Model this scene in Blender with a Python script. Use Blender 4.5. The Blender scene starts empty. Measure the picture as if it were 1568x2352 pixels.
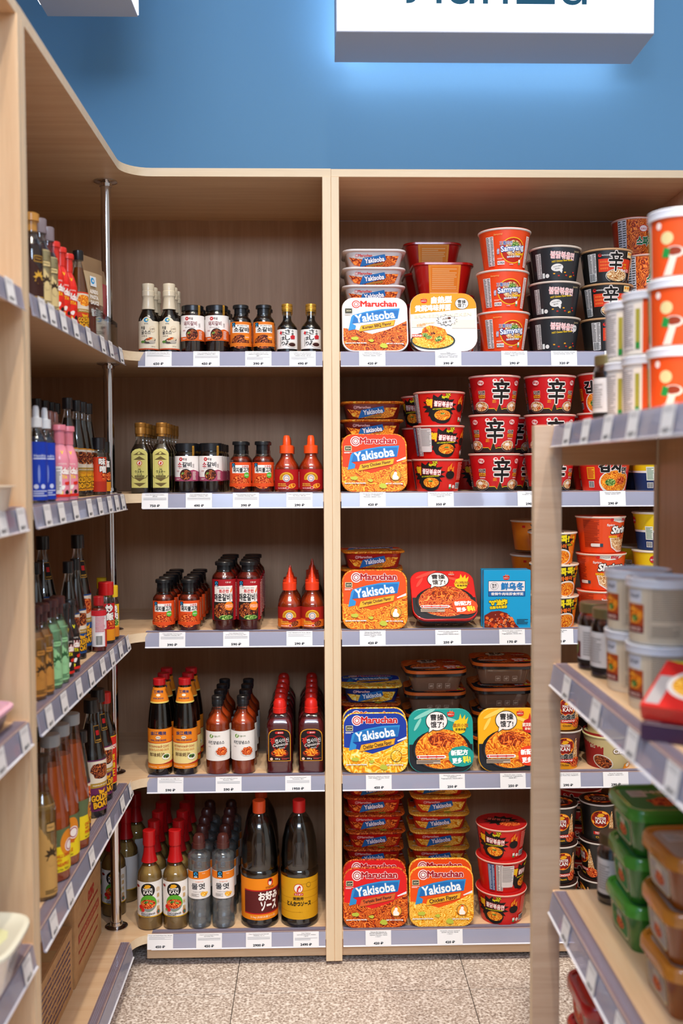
import bpy, bmesh, math, random
from mathutils import Vector, Matrix
from mathutils.geometry import tessellate_polygon
random.seed(7)
PI = math.pi
CZ = 1.245                      # camera height; floor is z=0
scene = bpy.context.scene
COL = scene.collection

# ------------------------------------------------------------------ camera
YAW, PIT, ROL = 0.02626, 0.04341, -0.004506
Fw = Vector((math.sin(YAW)*math.cos(PIT), math.cos(YAW)*math.cos(PIT), -math.sin(PIT)))
R0 = Fw.cross(Vector((0, 0, 1))).normalized(); U0 = R0.cross(Fw)
Rt = R0*math.cos(ROL) + U0*math.sin(ROL); Up = -R0*math.sin(ROL) + U0*math.cos(ROL)
FP = 2287.0
cd = bpy.data.cameras.new('camera'); cam = bpy.data.objects.new('camera', cd); COL.objects.link(cam)
cd.sensor_fit = 'VERTICAL'; cd.sensor_height = 36; cd.sensor_width = 24; cd.lens = FP/2352*36
cam.matrix_world = Matrix((
    (Rt.x, Up.x, -Fw.x, 0), (Rt.y, Up.y, -Fw.y, 0), (Rt.z, Up.z, -Fw.z, CZ), (0, 0, 0, 1)))
cd.dof.use_dof = True; cd.dof.focus_distance = 2.5; cd.dof.aperture_fstop = 2.8
cd.clip_start = 0.02
scene.camera = cam

def proj(x, y, z):
    d = Vector((x, y, z-CZ)); f = d.dot(Fw)
    return 784 + FP*d.dot(Rt)/f, 1176 - FP*d.dot(Up)/f
def XP(px, z, Y):               # world x of a photo column at height z, distance Y
    a = proj(0, Y, z)[0]; b = proj(1, Y, z)[0]
    return (px-a)/(b-a)

# ------------------------------------------------------------------ materials
def lin(h):
    h = h.lstrip('#'); o = []
    if len(h) == 3: h = ''.join(c*2 for c in h)
    for i in (0, 2, 4):
        c = int(h[i:i+2], 16)/255
        o.append(c/12.92 if c <= .04045 else ((c+.055)/1.055)**2.4)
    return (*o, 1)
MATS = {}
def newmat(name):
    m = bpy.data.materials.new(name); m.use_nodes = True
    nt = m.node_tree; b = nt.nodes['Principled BSDF']
    return m, nt, b
def M(h, rough=.45, metal=0., coat=0., spec=.5, name=None, sss=0., trans=0., emit=0.):
    k = (h, rough, metal, coat, spec, trans, emit)
    if k in MATS: return MATS[k]
    m, nt, b = newmat(name or 'paint_'+h.strip('#'))
    b.inputs['Base Color'].default_value = lin(h)
    b.inputs['Roughness'].default_value = rough
    b.inputs['Metallic'].default_value = metal
    b.inputs['Coat Weight'].default_value = coat
    b.inputs['Coat Roughness'].default_value = .08
    b.inputs['Specular IOR Level'].default_value = spec
    if trans: b.inputs['Transmission Weight'].default_value = trans
    if emit:
        b.inputs['Emission Color'].default_value = lin(h); b.inputs['Emission Strength'].default_value = emit
    MATS[k] = m
    return m
def nd(nt, t, **kw):
    n = nt.nodes.new(t)
    for k, v in kw.items():
        if k in n.inputs: n.inputs[k].default_value = v
        else: setattr(n, k, v)
    return n
def ramp(nt, stops):
    r = nt.nodes.new('ShaderNodeValToRGB'); e = r.color_ramp.elements
    while len(e) > 1: e.remove(e[-1])
    e[0].position = stops[0][0]; e[0].color = lin(stops[0][1])
    for p, c in stops[1:]:
        x = e.new(p); x.color = lin(c)
    return r
def wood(name, cols, axis='X', rough=.42):
    m, nt, b = newmat(name); L = nt.links.new
    tc = nd(nt, 'ShaderNodeTexCoord'); mp = nd(nt, 'ShaderNodeMapping')
    s = {'X': (1.2, 26, 26), 'Y': (26, 1.2, 26), 'Z': (26, 26, 1.2)}[axis]
    mp.inputs['Scale'].default_value = s
    L(tc.outputs['Object'], mp.inputs['Vector'])
    n1 = nd(nt, 'ShaderNodeTexNoise', Scale=1.3, Detail=6., Roughness=.6, Distortion=.9)
    n2 = nd(nt, 'ShaderNodeTexNoise', Scale=7., Detail=3., Roughness=.7)
    L(mp.outputs[0], n1.inputs['Vector']); L(mp.outputs[0], n2.inputs['Vector'])
    mx = nd(nt, 'ShaderNodeMix', data_type='FLOAT'); mx.inputs[0].default_value = .3
    L(n1.outputs['Fac'], mx.inputs[2]); L(n2.outputs['Fac'], mx.inputs[3])
    r = ramp(nt, [(.3, cols[0]), (.5, cols[1]), (.68, cols[2])])
    L(mx.outputs[0], r.inputs[0]); L(r.outputs[0], b.inputs['Base Color'])
    b.inputs['Roughness'].default_value = rough
    return m
W_BOARD = {a: wood('maple_board_'+a, ('#d2ac84', '#dfbe98', '#e8cdaa'), a) for a in 'XYZ'}
W_EDGE = wood('maple_edge_band', ('#d8bf9c', '#e0caa9', '#e6d2b3'), 'X', .5)
W_EDGEZ = wood('maple_edge_upright', ('#d8bf9c', '#e0caa9', '#e6d2b3'), 'Z', .5)
W_BACK = wood('maple_back_panel', ('#a88262', '#b68f6e', '#c09a7a'), 'Z', .6)
W_GREY = wood('maple_post', ('#ab9079', '#b89e86', '#c2aa94'), 'X', .5)
CHROME = M('#d8d8dc', .12, 1.)
GOLD = M('#c79a3e', .32, .7, name='gold_plastic')
def thin(name, tint, base=.12, rough=.05, gloss='#ffffff'):
    """clear glass or plastic as a thin shell: transparent, with fresnel reflection"""
    m = bpy.data.materials.new(name); m.use_nodes = True; nt = m.node_tree; nt.nodes.clear(); L = nt.links.new
    o = nd(nt, 'ShaderNodeOutputMaterial'); t = nd(nt, 'ShaderNodeBsdfTransparent'); g = nd(nt, 'ShaderNodeBsdfGlossy')
    t.inputs['Color'].default_value = lin(tint); g.inputs['Roughness'].default_value = rough; g.inputs['Color'].default_value = lin(gloss)
    fr = nd(nt, 'ShaderNodeLayerWeight', Blend=.35); ma = nd(nt, 'ShaderNodeMath', operation='MULTIPLY_ADD')
    ma.inputs[1].default_value = .7; ma.inputs[2].default_value = base
    L(fr.outputs['Fresnel'], ma.inputs[0]); mix = nd(nt, 'ShaderNodeMixShader'); ma.use_clamp = True
    L(ma.outputs[0], mix.inputs[0]); L(t.outputs[0], mix.inputs[1]); L(g.outputs[0], mix.inputs[2]); L(mix.outputs[0], o.inputs[0])
    return m
GLASS = thin('clear_glass', '#f4f6f4', .035, .03)
GLASSD = thin('clear_plastic', '#f0f4f6', .06, .06)
def strip_mat(name='clear_pvc_strip', fac=.46):
    m = bpy.data.materials.new(name); m.use_nodes = True; nt = m.node_tree; b = nt.nodes['Principled BSDF']; L = nt.links.new
    b.inputs['Base Color'].default_value = lin('#c9cfe6'); b.inputs['Roughness'].default_value = .18
    b.inputs['Coat Weight'].default_value = .6
    t = nd(nt, 'ShaderNodeBsdfTransparent'); t.inputs['Color'].default_value = lin('#dcdcec')
    mix = nd(nt, 'ShaderNodeMixShader'); mix.inputs[0].default_value = fac
    L(t.outputs[0], mix.inputs[1]); L(b.outputs[0], mix.inputs[2]); L(mix.outputs[0], nt.nodes['Material Output'].inputs[0])
    return m
STRIP = strip_mat(); FLANGE = strip_mat('clear_pvc_flange', .05); LIP = M('#dfe3ee', .15, 0, .8, name='pvc_lip')
def noodle(name, stops, scale=40., bands=5.):
    m, nt, b = newmat(name); L = nt.links.new
    tc = nd(nt, 'ShaderNodeTexCoord')
    n = nd(nt, 'ShaderNodeTexNoise', Scale=scale, Detail=1.2, Roughness=.45, Distortion=1.2)
    L(tc.outputs['Object'], n.inputs['Vector'])
    mu = nd(nt, 'ShaderNodeMath', operation='MULTIPLY'); mu.inputs[1].default_value = bands*4
    L(n.outputs['Fac'], mu.inputs[0])
    pp = nd(nt, 'ShaderNodeMath', operation='PINGPONG'); pp.inputs[1].default_value = 1.
    L(mu.outputs[0], pp.inputs[0])
    r = ramp(nt, stops); L(pp.outputs[0], r.inputs[0])
    # a few garnish flecks
    v = nd(nt, 'ShaderNodeTexVoronoi', Scale=scale*1.3); L(tc.outputs['Object'], v.inputs['Vector'])
    lt = nd(nt, 'ShaderNodeMath', operation='LESS_THAN'); lt.inputs[1].default_value = .16; L(v.outputs['Distance'], lt.inputs[0])
    mx = nd(nt, 'ShaderNodeMix', data_type='RGBA'); L(lt.outputs[0], mx.inputs[0]); L(r.outputs[0], mx.inputs[6])
    mx.inputs[7].default_value = lin(stops[-1][1]) if len(stops) < 4 else lin(stops[1][1])
    L(mx.outputs[2], b.inputs['Base Color']); b.inputs['Roughness'].default_value = .6
    b.inputs['Specular IOR Level'].default_value = .3
    return m
FOOD = {
 '@bbq': noodle('noodles_red_brown', [(0., '#4a0f02'), (.35, '#b83c04'), (.7, '#e86810'), (1., '#ffa045')]),
 '@org': noodle('noodles_orange', [(0., '#9a3000'), (.35, '#ec7008'), (.7, '#fb9816'), (1., '#ffd050')]),
 '@yel': noodle('noodles_yellow', [(0., '#c46a04'), (.35, '#f5a81c'), (.7, '#ffc83c'), (1., '#ffe890')], 45),
 '@che': noodle('pasta_yellow', [(0., '#d87a08'), (.35, '#fcb416'), (.7, '#ffcf34'), (1., '#fff0a8')], 35, 3),
 '@red': noodle('noodles_red', [(0., '#5a0c04'), (.4, '#c22e0c'), (.75, '#ee6a20'), (1., '#ffb060')], 48),
 '@dkm': noodle('stew_dark', [(0., '#180a06'), (.4, '#5a1c0c'), (.7, '#a84018'), (1., '#e09048')], 70, 3),
 '@ram': noodle('noodles_pale', [(0., '#6a2c10'), (.3, '#c8823c'), (.7, '#ecc488'), (1., '#fff0d0')], 80, 3),
 '@fir': noodle('flames', [(0., '#140404'), (.45, '#c02404'), (.75, '#ff7a10'), (1., '#ffd850')], 30, 2),
 '@veg': noodle('greens', [(0., '#1c3c10'), (.5, '#4c8a2c'), (1., '#c8d880')], 60, 3),
}
def GM(k):
    if isinstance(k, str):
        if k[0] == '@': return FOOD[k]
        if k[0] == '!': return M('#'+k[1:], .3, .55)
        return M(k, .62, 0, 0, .3)
    return k

# ------------------------------------------------------------------ objects and tags
def mesh_obj(name, bm, mats, parent=None, smooth=None, loc=None):
    me = bpy.data.meshes.new(name); bm.to_mesh(me); bm.free()
    for m in (mats if isinstance(mats, (list, tuple)) else [mats]): me.materials.append(m)
    if smooth is not None:
        me.shade_smooth()
        me.set_sharp_from_angle(angle=math.radians(smooth))
    o = bpy.data.objects.new(name, me); COL.objects.link(o)
    if parent: o.parent = parent
    if loc: o.location = loc
    return o
def thing(name, label=None, cat=None, group=None, loc=(0, 0, 0), rz=0):
    o = bpy.data.objects.new(name, None); COL.objects.link(o); o.empty_display_size = .02
    o.location = loc; o.rotation_euler = (0, 0, rz)
    return tag(o, label, cat, group)
def tag(o, label=None, cat=None, group=None, kind=None):
    if label: o['label'] = label
    if cat: o['category'] = cat
    if group: o['group'] = group
    if kind: o['kind'] = kind
    return o
KIDS = {}
def kids(o):
    return list(o.children)
def dup(root, parent=None):
    c = root.copy(); COL.objects.link(c); c.parent = parent
    for ch in kids(root): dup(ch, c)
    return c
USED = set()
def put(proto, label, cat, group, loc, rz=0, rx=0, sc=1):
    o = dup(proto) if proto.name in USED else proto
    USED.add(proto.name)
    o.location = loc; o.rotation_euler = (rx, 0, rz)
    if sc != 1: o.scale = (sc,)*3 if not isinstance(sc, tuple) else sc
    return tag(o, label, cat, group)

# ------------------------------------------------------------------ mesh helpers (metres)
def add_box(bm, x0, x1, y0, y1, z0, z1, mi=0):
    v = [bm.verts.new(p) for p in ((x0, y0, z0), (x1, y0, z0), (x1, y1, z0), (x0, y1, z0), (x0, y0, z1), (x1, y0, z1), (x1, y1, z1), (x0, y1, z1))]
    fs = []
    for q in ((0, 3, 2, 1), (4, 5, 6, 7), (0, 1, 5, 4), (1, 2, 6, 5), (2, 3, 7, 6), (3, 0, 4, 7)):
        f = bm.faces.new([v[i] for i in q]); f.material_index = mi; fs.append(f)
    return fs
def box(name, b, mat, parent=None, bev=.0008, front=None):
    """board; front = (axis, sign, material) paints the banded edge face"""
    bm = bmesh.new(); fs = add_box(bm, *b)
    mats = [mat]
    if front:
        mats.append(front[2])
        bm.normal_update()
        for f in fs:
            if f.normal[front[0]]*front[1] > .5: f.material_index = 1
    if bev: bmesh.ops.bevel(bm, geom=bm.edges[:], offset=bev, segments=1, affect='EDGES')
    return mesh_obj(name, bm, mats, parent)
def prism(bm, pts, z0, z1, mi=0, side=None):
    a = [bm.verts.new((x, y, z0)) for x, y in pts]; b = [bm.verts.new((x, y, z1)) for x, y in pts]
    f = bm.faces.new(a[::-1]); f.material_index = mi
    f = bm.faces.new(b); f.material_index = mi
    n = len(pts)
    for i in range(n):
        j = (i+1) % n
        f = bm.faces.new((a[i], a[j], b[j], b[i])); f.material_index = mi if side is None else side
def sect(p=2., n=36, ax=1., ay=1.):
    """closed section by arc length; s=0 is the front (-y); returns list of (x,y) and perimeter"""
    N = 720; P = []
    for i in range(N):
        a = 2*PI*i/N - PI/2
        c, s = math.cos(a), math.sin(a)
        P.append((ax*math.copysign(abs(c)**(2/p), c), ay*math.copysign(abs(s)**(2/p), s)))
    L = [0]
    for i in range(N):
        x0, y0 = P[i]; x1, y1 = P[(i+1) % N]; L.append(L[-1]+math.hypot(x1-x0, y1-y0))
    per = L[-1]
    import bisect
    def at(s):
        s = s % per; i = min(bisect.bisect_right(L, s)-1, N-1)
        t = (s-L[i])/max(L[i+1]-L[i], 1e-9); x0, y0 = P[i]; x1, y1 = P[(i+1) % N]
        return x0+(x1-x0)*t, y0+(y1-y0)*t
    return at, per
def lathe(bm, prof, sec=None, n=32, mis=None, cap0=True, cap1=True):
    """prof: list of (r,z) metres"""
    at, per = sec or CIRC
    rings = []
    for r, z in prof:
        rings.append([bm.verts.new((at(per*i/n)[0]*r, at(per*i/n)[1]*r, z)) for i in range(n)])
    for k in range(len(prof)-1):
        for i in range(n):
            j = (i+1) % n
            f = bm.faces.new((rings[k][i], rings[k][j], rings[k+1][j], rings[k+1][i]))
            if mis: f.material_index = mis[k]
    if cap0: f = bm.faces.new(rings[0][::-1]); f.material_index = mis[0] if mis else 0
    if cap1: f = bm.faces.new(rings[-1]); f.material_index = mis[-1] if mis else 0
CIRC = sect(2.)
def prof_r(prof, z):
    for (r0, z0), (r1, z1) in zip(prof, prof[1:]):
        if min(z0, z1) <= z <= max(z0, z1) and z0 != z1: return r0+(r1-r0)*(z-z0)/(z1-z0)
    return prof[-1][0] if z > prof[-1][1] else prof[0][0]

# ------------------------------------------------------------------ printed artwork as real thin layers (millimetres)
TXT = {}
def text2d(s, bold):
    k = (s, bold)
    if k not in TXT:
        c = bpy.data.curves.new('t', 'FONT'); c.body = s; c.resolution_u = 2; c.offset = bold
        o = bpy.data.objects.new('t', c); m = o.to_mesh()
        V = [(v.co.x, v.co.y) for v in m.vertices]; P = [tuple(p.vertices) for p in m.polygons]
        o.to_mesh_clear(); bpy.data.objects.remove(o); bpy.data.curves.remove(c)
        TXT[k] = (V, P)
    return TXT[k]
class Art:
    def __init__(s): s.L = []
    def poly(s, pts, c, up=1): s.L.append(([pts], None, c, up)); return s
    def rect(s, x0, y0, x1, y1, c, r=0, up=1):
        if not r: return s.poly([(x0, y0), (x1, y0), (x1, y1), (x0, y1)], c, up)
        p = []
        for cx, cy, a in ((x1-r, y0+r, -90), (x1-r, y1-r, 0), (x0+r, y1-r, 90), (x0+r, y0+r, 180)):
            for i in range(7):
                t = math.radians(a+15*i); p.append((cx+r*math.cos(t), cy+r*math.sin(t)))
        return s.poly(p, c, up)
    def ell(s, cx, cy, rx, ry, c, n=28, rot=0, up=1):
        a = math.radians(rot); ca, sa = math.cos(a), math.sin(a)
        return s.poly([(cx+rx*math.cos(2*PI*i/n)*ca-ry*math.sin(2*PI*i/n)*sa, cy+rx*math.cos(2*PI*i/n)*sa+ry*math.sin(2*PI*i/n)*ca) for i in range(n)], c, up)
    def text(s, t, cx, cy, w=None, h=None, c='#000000', rot=0, bold=.012, shear=0, out=None, ow=.05, arch=0):
        V, P = text2d(t, 0)
        xs = [v[0] for v in V]; ys = [v[1] for v in V]
        x0, x1, y0, y1 = min(xs), max(xs), min(ys), max(ys)
        sx = w/(x1-x0) if w else None; sy = h/(y1-y0) if h else None
        sx = sx or sy; sy = sy or sx
        ca, sa = math.cos(math.radians(rot)), math.sin(math.radians(rot))
        for col, b in (([(o, bb*.8) for o, bb in out] if isinstance(out, list) else [(out, ow*.75+bold)]) if out else [])+[(c, bold)]:
            # heavier strokes and outlines: the plain glyphs repeated round a small circle
            nk = 1 if b < .008 else (4 if b < .04 else 8)
            VV = []; PP = []; ZZ = []
            for q in range(nk):
                dx_, dy_ = (b*math.cos(2*PI*q/nk+PI/4), b*math.sin(2*PI*q/nk+PI/4)) if nk > 1 else (0, 0)
                k0 = len(VV); ZZ += [q*9e-6]*len(V); VV += [(x+dx_, y+dy_) for x, y in V]; PP += [tuple(i+k0 for i in p) for p in P]
            R = []
            for (x, y), zq in zip(VV, ZZ):
                x = (x-(x0+x1)/2)*sx; y = (y-(y0+y1)/2)*sy; x += y*shear
                y += arch*(1-(2*x/((x1-x0)*sx))**2)
                R.append((cx+x*ca-y*sa, cy+x*sa+y*ca, zq))
            s.L.append((R, PP, col, 1))
        return s
    def lines(s, x0, y0, x1, y1, n, c, t=.45, seed=1):
        rr = random.Random(seed); q = []; R = []
        for i in range(n):
            y = y1-(y1-y0)*(i+.5)/n; d = (y1-y0)/n*t/2; xe = x1-(x1-x0)*rr.choice((0, 0, .05, .1, .3))
            k = len(R); R += [(x0, y-d), (xe, y-d), (xe, y+d), (x0, y+d)]; q.append((k, k+1, k+2, k+3))
        s.L.append((R, q, c, 1)); return s
    def bars(s, x0, y0, x1, y1, c='#202020'):
        s.rect(x0-1, y0-1, x1+1, y1+1, '#f2f2f0'); rr = random.Random(3); x = x0; R = []; q = []
        while x < x1:
            w = rr.choice((.3, .5, .8)); k = len(R); R += [(x, y0), (x+w, y0), (x+w, y1), (x, y1)]; q.append((k, k+1, k+2, k+3)); x += w+rr.choice((.3, .5))
        s.L.append((R, q, c, 1)); return s
    def add(s, o, dx=0, dy=0, k=1):
        for R, P, c, up in o.L:
            if P is None: s.L.append(([[(x*k+dx, y*k+dy) for x, y in R[0]]], None, c, up))
            else: s.L.append(([(r_[0]*k+dx, r_[1]*k+dy, *r_[2:]) for r_ in R], P, c, up))
        return s
    def build(s, name, mp, parent=None, step=None, lay=.00009, clip=None):
        out = bmesh.new(); mats = []; lev = 0
        for R, P, c, up in s.L:
            m = GM(c)
            if m not in mats: mats.append(m)
            mi = mats.index(m); lev += up
            b = bmesh.new()
            if P is None:
                pts = R[0]; vs = [b.verts.new((x, y, 0)) for x, y in pts]
                for t in tessellate_polygon([[Vector((x, y, 0)) for x, y in pts]]):
                    try: b.faces.new([vs[i] for i in t])
                    except ValueError: pass
            else:
                vs = [b.verts.new((*r_[:2], r_[2] if len(r_) > 2 else 0)) for r_ in R]
                for p in P:
                    try: b.faces.new([vs[i] for i in p])
                    except ValueError: pass
            b.normal_update()
            for f in b.faces:
                if f.normal.z < 0: f.normal_flip()
            if clip:
                for co, no in (((clip[0], 0, 0), (-1, 0, 0)), ((clip[2], 0, 0), (1, 0, 0)), ((0, clip[1], 0), (0, -1, 0)), ((0, clip[3], 0), (0, 1, 0))):
                    bmesh.ops.bisect_plane(b, geom=b.verts[:]+b.edges[:]+b.faces[:], plane_co=co, plane_no=no, clear_outer=True, dist=1e-6)
            if step and b.verts:
                xs = [v.co.x for v in b.verts]; k = math.ceil(min(xs)/step)
                while k*step < max(xs):
                    bmesh.ops.bisect_plane(b, geom=b.verts[:]+b.edges[:]+b.faces[:], plane_co=(k*step, 0, 0), plane_no=(1, 0, 0), dist=1e-6)
                    k += 1
            mpv = {}
            for v in b.verts: mpv[v] = out.verts.new(mp(v.co.x/1000, v.co.y/1000, lay*lev+v.co.z))
            for f in b.faces:
                try: nf = out.faces.new([mpv[v] for v in f.verts]); nf.material_index = mi
                except ValueError: pass
            b.free()
        return mesh_obj(name, out, mats, parent)
def wrap(prof, sec=None, rot=0, base=.0003, rref=None):
    """map label millimetres round a lathed body"""
    at, per = sec or CIRC
    zs = [z for r, z in prof]
    def f(x, y, off):
        R = prof_r(prof, y); s = x/(rref or R)+rot
        px, py = at(s); ax, ay = at(s-.01); bx, by = at(s+.01)
        tx, ty = bx-ax, by-ay; l = math.hypot(tx, ty) or 1
        nx, ny = ty/l, -tx/l
        return (px*R+nx*(off+base), py*R+ny*(off+base), y)
    return f
# ================================================================== the shop: room shell
YF, YB = 2.45, 2.88             # front edge / back panel of the back run
XL, XLB = -.46, -.87            # front edge / back panel of the left run
SZ = [1.531, 1.186, .844, .482, .087]      # shelf surfaces
TH = .022
TOP0, TOP1 = 1.953, 1.973
def granite():
    m, nt, b = newmat('speckled_granite'); L = nt.links.new
    tc = nd(nt, 'ShaderNodeTexCoord')
    n = nd(nt, 'ShaderNodeTexNoise', Scale=150., Detail=8., Roughness=.8); L(tc.outputs['Object'], n.inputs['Vector'])
    v = nd(nt, 'ShaderNodeTexVoronoi', Scale=170.); L(tc.outputs['Object'], v.inputs['Vector'])
    mx = nd(nt, 'ShaderNodeMix', data_type='FLOAT'); mx.inputs[0].default_value = .25
    L(n.outputs['Fac'], mx.inputs[2]); L(v.outputs['Distance'], mx.inputs[3])
    r = ramp(nt, [(.34, '#5a4c42'), (.43, '#a09084'), (.52, '#c8bcb2'), (.62, '#eee8e2')])
    L(mx.outputs[0], r.inputs[0]); L(r.outputs[0], b.inputs['Base Color']); b.inputs['Roughness'].default_value = .5
    return m
def wallpaint():
    m, nt, b = newmat('blue_wall_paint'); L = nt.links.new
    tc = nd(nt, 'ShaderNodeTexCoord'); n = nd(nt, 'ShaderNodeTexNoise', Scale=400., Detail=2.); L(tc.outputs['Object'], n.inputs['Vector'])
    bp = nd(nt, 'ShaderNodeBump', Strength=.12, Distance=.001); L(n.outputs['Fac'], bp.inputs['Height']); L(bp.outputs[0], b.inputs['Normal'])
    b.inputs['Base Color'].default_value = lin('#6ea2c8'); b.inputs['Roughness'].default_value = .7
    return m
GR = granite(); JOINT = M('#4c443c', .8)
bm = bmesh.new()
TS = .56; x = -.198-3*TS
while x < 2.4:
    y = -1.6
    while y < 3.0:
        add_box(bm, x+.001, x+TS-.001, y+.001, y+TS-.001, -.012, 0)
        y += TS
    x += TS
fl = mesh_obj('floor', bm, [GR]); tag(fl, kind='structure')
tag(box('floor', (-2.1, 2.7, -1.7, 3.1, -.03, -.0015), JOINT, bev=0), kind='structure')
WP = wallpaint()
tag(box('wall_back', (-.98, 2.7, 2.94, 3.04, 0, 4.2), WP, bev=0), kind='structure')
tag(box('wall_left', (-.98, -.885, -1.6, 2.94, 0, 4.2), WP, bev=0), kind='structure')
tag(box('ceiling', (-.98, 2.7, -1.6, 3.04, 4.2, 4.26), M('#c8c8c8', .8), bev=0), kind='structure')

# ------------------------------------------------------------------ shelf edge strip (label holder)
def strip(parent, a, b, z, axis, tiltdir=1):
    """clear angled price strip; axis 'X': runs along x on a front facing -y; 'Y': runs along y, facing tiltdir (x)"""
    # profile (out, z): clip over the shelf, slanted face, lower lip
    P = [(-.022, .0014), (-.003, .0014), (.002, -.001), (.0075, -.0345), (.0105, -.0365), (.0095, -.0378), (.0055, -.0362), (.0005, -.0015), (-.003, .0004), (-.022, .0004)]
    bm = bmesh.new(); A = []; B = []
    for o, zz in P:
        if axis == 'X': A.append(bm.verts.new((a, YF-o, z+zz))); B.append(bm.verts.new((b, YF-o, z+zz)))
        else:
            x0 = XL if tiltdir > 0 else GX0
            A.append(bm.verts.new((x0+tiltdir*o, a, z+zz))); B.append(bm.verts.new((x0+tiltdir*o, b, z+zz)))
    n = len(P)
    for i in range(n):
        j = (i+1) % n; bm.faces.new((A[i], A[j], B[j], B[i]))
    for i in (0, 1, 8, 9, 7):
        bm.faces.ensure_lookup_table(); bm.faces[i].material_index = 1
    for i in (3, 4, 5): bm.faces[i].material_index = 2
    bm.faces.new(A[::-1]); bm.faces.new(B)
    bmesh.ops.recalc_face_normals(bm, faces=bm.faces[:])
    o = mesh_obj('label_holder', bm, [STRIP, FLANGE, LIP], parent)
    bm = bmesh.new()                                   # fine ribs pressed into the flange
    for q in (.008, .012, .016):
        if axis == 'X': add_box(bm, a, b, YF+q, YF+q+.0009, z+.0014, z+.0019)
        else:
            x0 = (XL if tiltdir > 0 else GX0)-tiltdir*q; add_box(bm, x0-.00045, x0+.00045, a, b, z+.0014, z+.0019)
    mesh_obj('flange_ribs', bm, [STRIP], o)
    return o
GX0 = .41

def fillet(r, c, y0, x1):
    """L-shaped board with rounded inner corner"""
    pts = [(XLB, y0), (c, y0)]
    for i in range(0, 9):
        a = PI - i*PI/2/8
        pts.append((c+r+r*math.cos(a), YF-r+r*math.sin(a)))
    pts += [(x1, YF), (x1, YB), (XLB, YB)]
    return pts
Y1 = 1.608
def edge_board(name, pts, z0, z1, parent):
    bm = bmesh.new(); prism(bm, pts, z0, z1, 0, 1)
    return mesh_obj(name, bm, [W_BOARD['X'], W_EDGE], parent, smooth=30)

# ---- corner unit (left run far bay + back run left bay)
corner = thing('shelving_unit', 'maple corner shelving unit with rounded inner corner and chrome pole, holding sauce bottles', 'shelf unit')
edge_board('top_panel', fillet(.07, XL, Y1, .0419), TOP0, TOP1, corner)
box('back_panel', (XLB-.010, .0419, YB, YB+.012, .03, TOP0), W_BACK, corner, 0)
box('back_panel', (XLB-.012, XLB, Y1, YB, .03, TOP0), W_BACK, corner, 0)
box('side_panel', (.0209, .0419, YF-.002, YB, .010, TOP0), W_BOARD['Z'], corner, front=(1, -1, W_EDGEZ))
box('side_panel', (XLB, XL+.002, Y1, Y1+.019, .010, TOP0), W_BOARD['Z'], corner, front=(0, 1, W_EDGEZ))
for i, z in enumerate(SZ):
    pts = fillet(.06, XL, Y1+.019, .0209)
    s = edge_board('shelf', pts, z-TH, z, corner)
    x0 = [-.428, -.422, -.420, -.420, -.414][i]
    strip(s, x0, .0195, z, 'X')
    strip(s, Y1+.024, 2.405, z, 'Y')
box('plinth', (XL+.03, .0209, YF+.02, YF+.038, .014, SZ[4]-TH), W_BOARD['X'], corner)
box('plinth', (XL-.04, XL-.02, Y1+.019, YF+.02, .014, SZ[4]-TH), W_BOARD['Y'], corner)
for fx, fy in ((-.3, 2.6), (0.0, 2.6), (-.6, 1.8), (-.6, 2.3)):
    bm = bmesh.new(); lathe(bm, [(.018, 0), (.018, .004), (.008, .006), (.008, .03)], n=16)
    mesh_obj('foot', bm, [M('#1c1c1c', .6)], corner, 30, (fx, fy, 0))
# chrome pole in the inner corner
px_, py_ = -.510, 2.492
for k in range(5):
    z0 = SZ[4-k]; z1 = (SZ[3-k]-TH) if k < 4 else TOP0
    bm = bmesh.new(); lathe(bm, [(.0128, z0), (.0128, z1)], n=28)
    p = mesh_obj('support_pole', bm, [CHROME], corner, 40, (px_, py_, 0))
    bm = bmesh.new(); lathe(bm, [(.0285, z0+.0002), (.0285, z0+.003), (.025, z0+.0045), (.016, z0+.007), (.0150, z0+.014), (.0129, z0+.0145)], n=32)
    mesh_obj('pole_flange', bm, [CHROME], p, 30)
    bm = bmesh.new(); lathe(bm, [(.0129, z1-.0145), (.0150, z1-.014), (.016, z1-.007), (.025, z1-.0045), (.0285, z1-.003), (.0285, z1-.0002)], n=32)
    mesh_obj('pole_flange', bm, [CHROME], p, 30)

# ---- right bay
XR1 = .944
bay = thing('shelving_unit', 'wide maple shelving bay against the back wall holding noodle cups and trays', 'shelf unit')
box('top_panel', (.0421, XR1+.02, YF, YB, TOP0, TOP1-.001), W_BOARD['X'], bay, front=(1, -1, W_EDGE))
box('back_panel', (.0421, XR1+.02, YB, YB+.012, .03, TOP0), W_BACK, bay, 0)
box('side_panel', (.0421, .0616, YF-.002, YB, .010, TOP0), W_BOARD['Z'], bay, front=(1, -1, W_EDGEZ))
box('side_panel', (XR1, XR1+.02, YF-.002, YB, .010, TOP0), W_BOARD['Z'], bay, front=(1, -1, W_EDGEZ))
for z in SZ:
    s = box('shelf', (.0616, XR1, YF, YB, z-TH, z), W_BOARD['X'], bay, front=(1, -1, W_EDGE))
    strip(s, .064, XR1-.002, z, 'X')
box('plinth', (.0616, XR1, YF+.02, YF+.038, .014, SZ[4]-TH), W_BOARD['X'], bay)
for fx in (.2, .55, .85):
    bm = bmesh.new(); lathe(bm, [(.018, 0), (.018, .004), (.008, .006), (.008, .03)], n=16)
    mesh_obj('foot', bm, [M('#1c1c1c', .6)], bay, 30, (fx, 2.6, 0))

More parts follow.
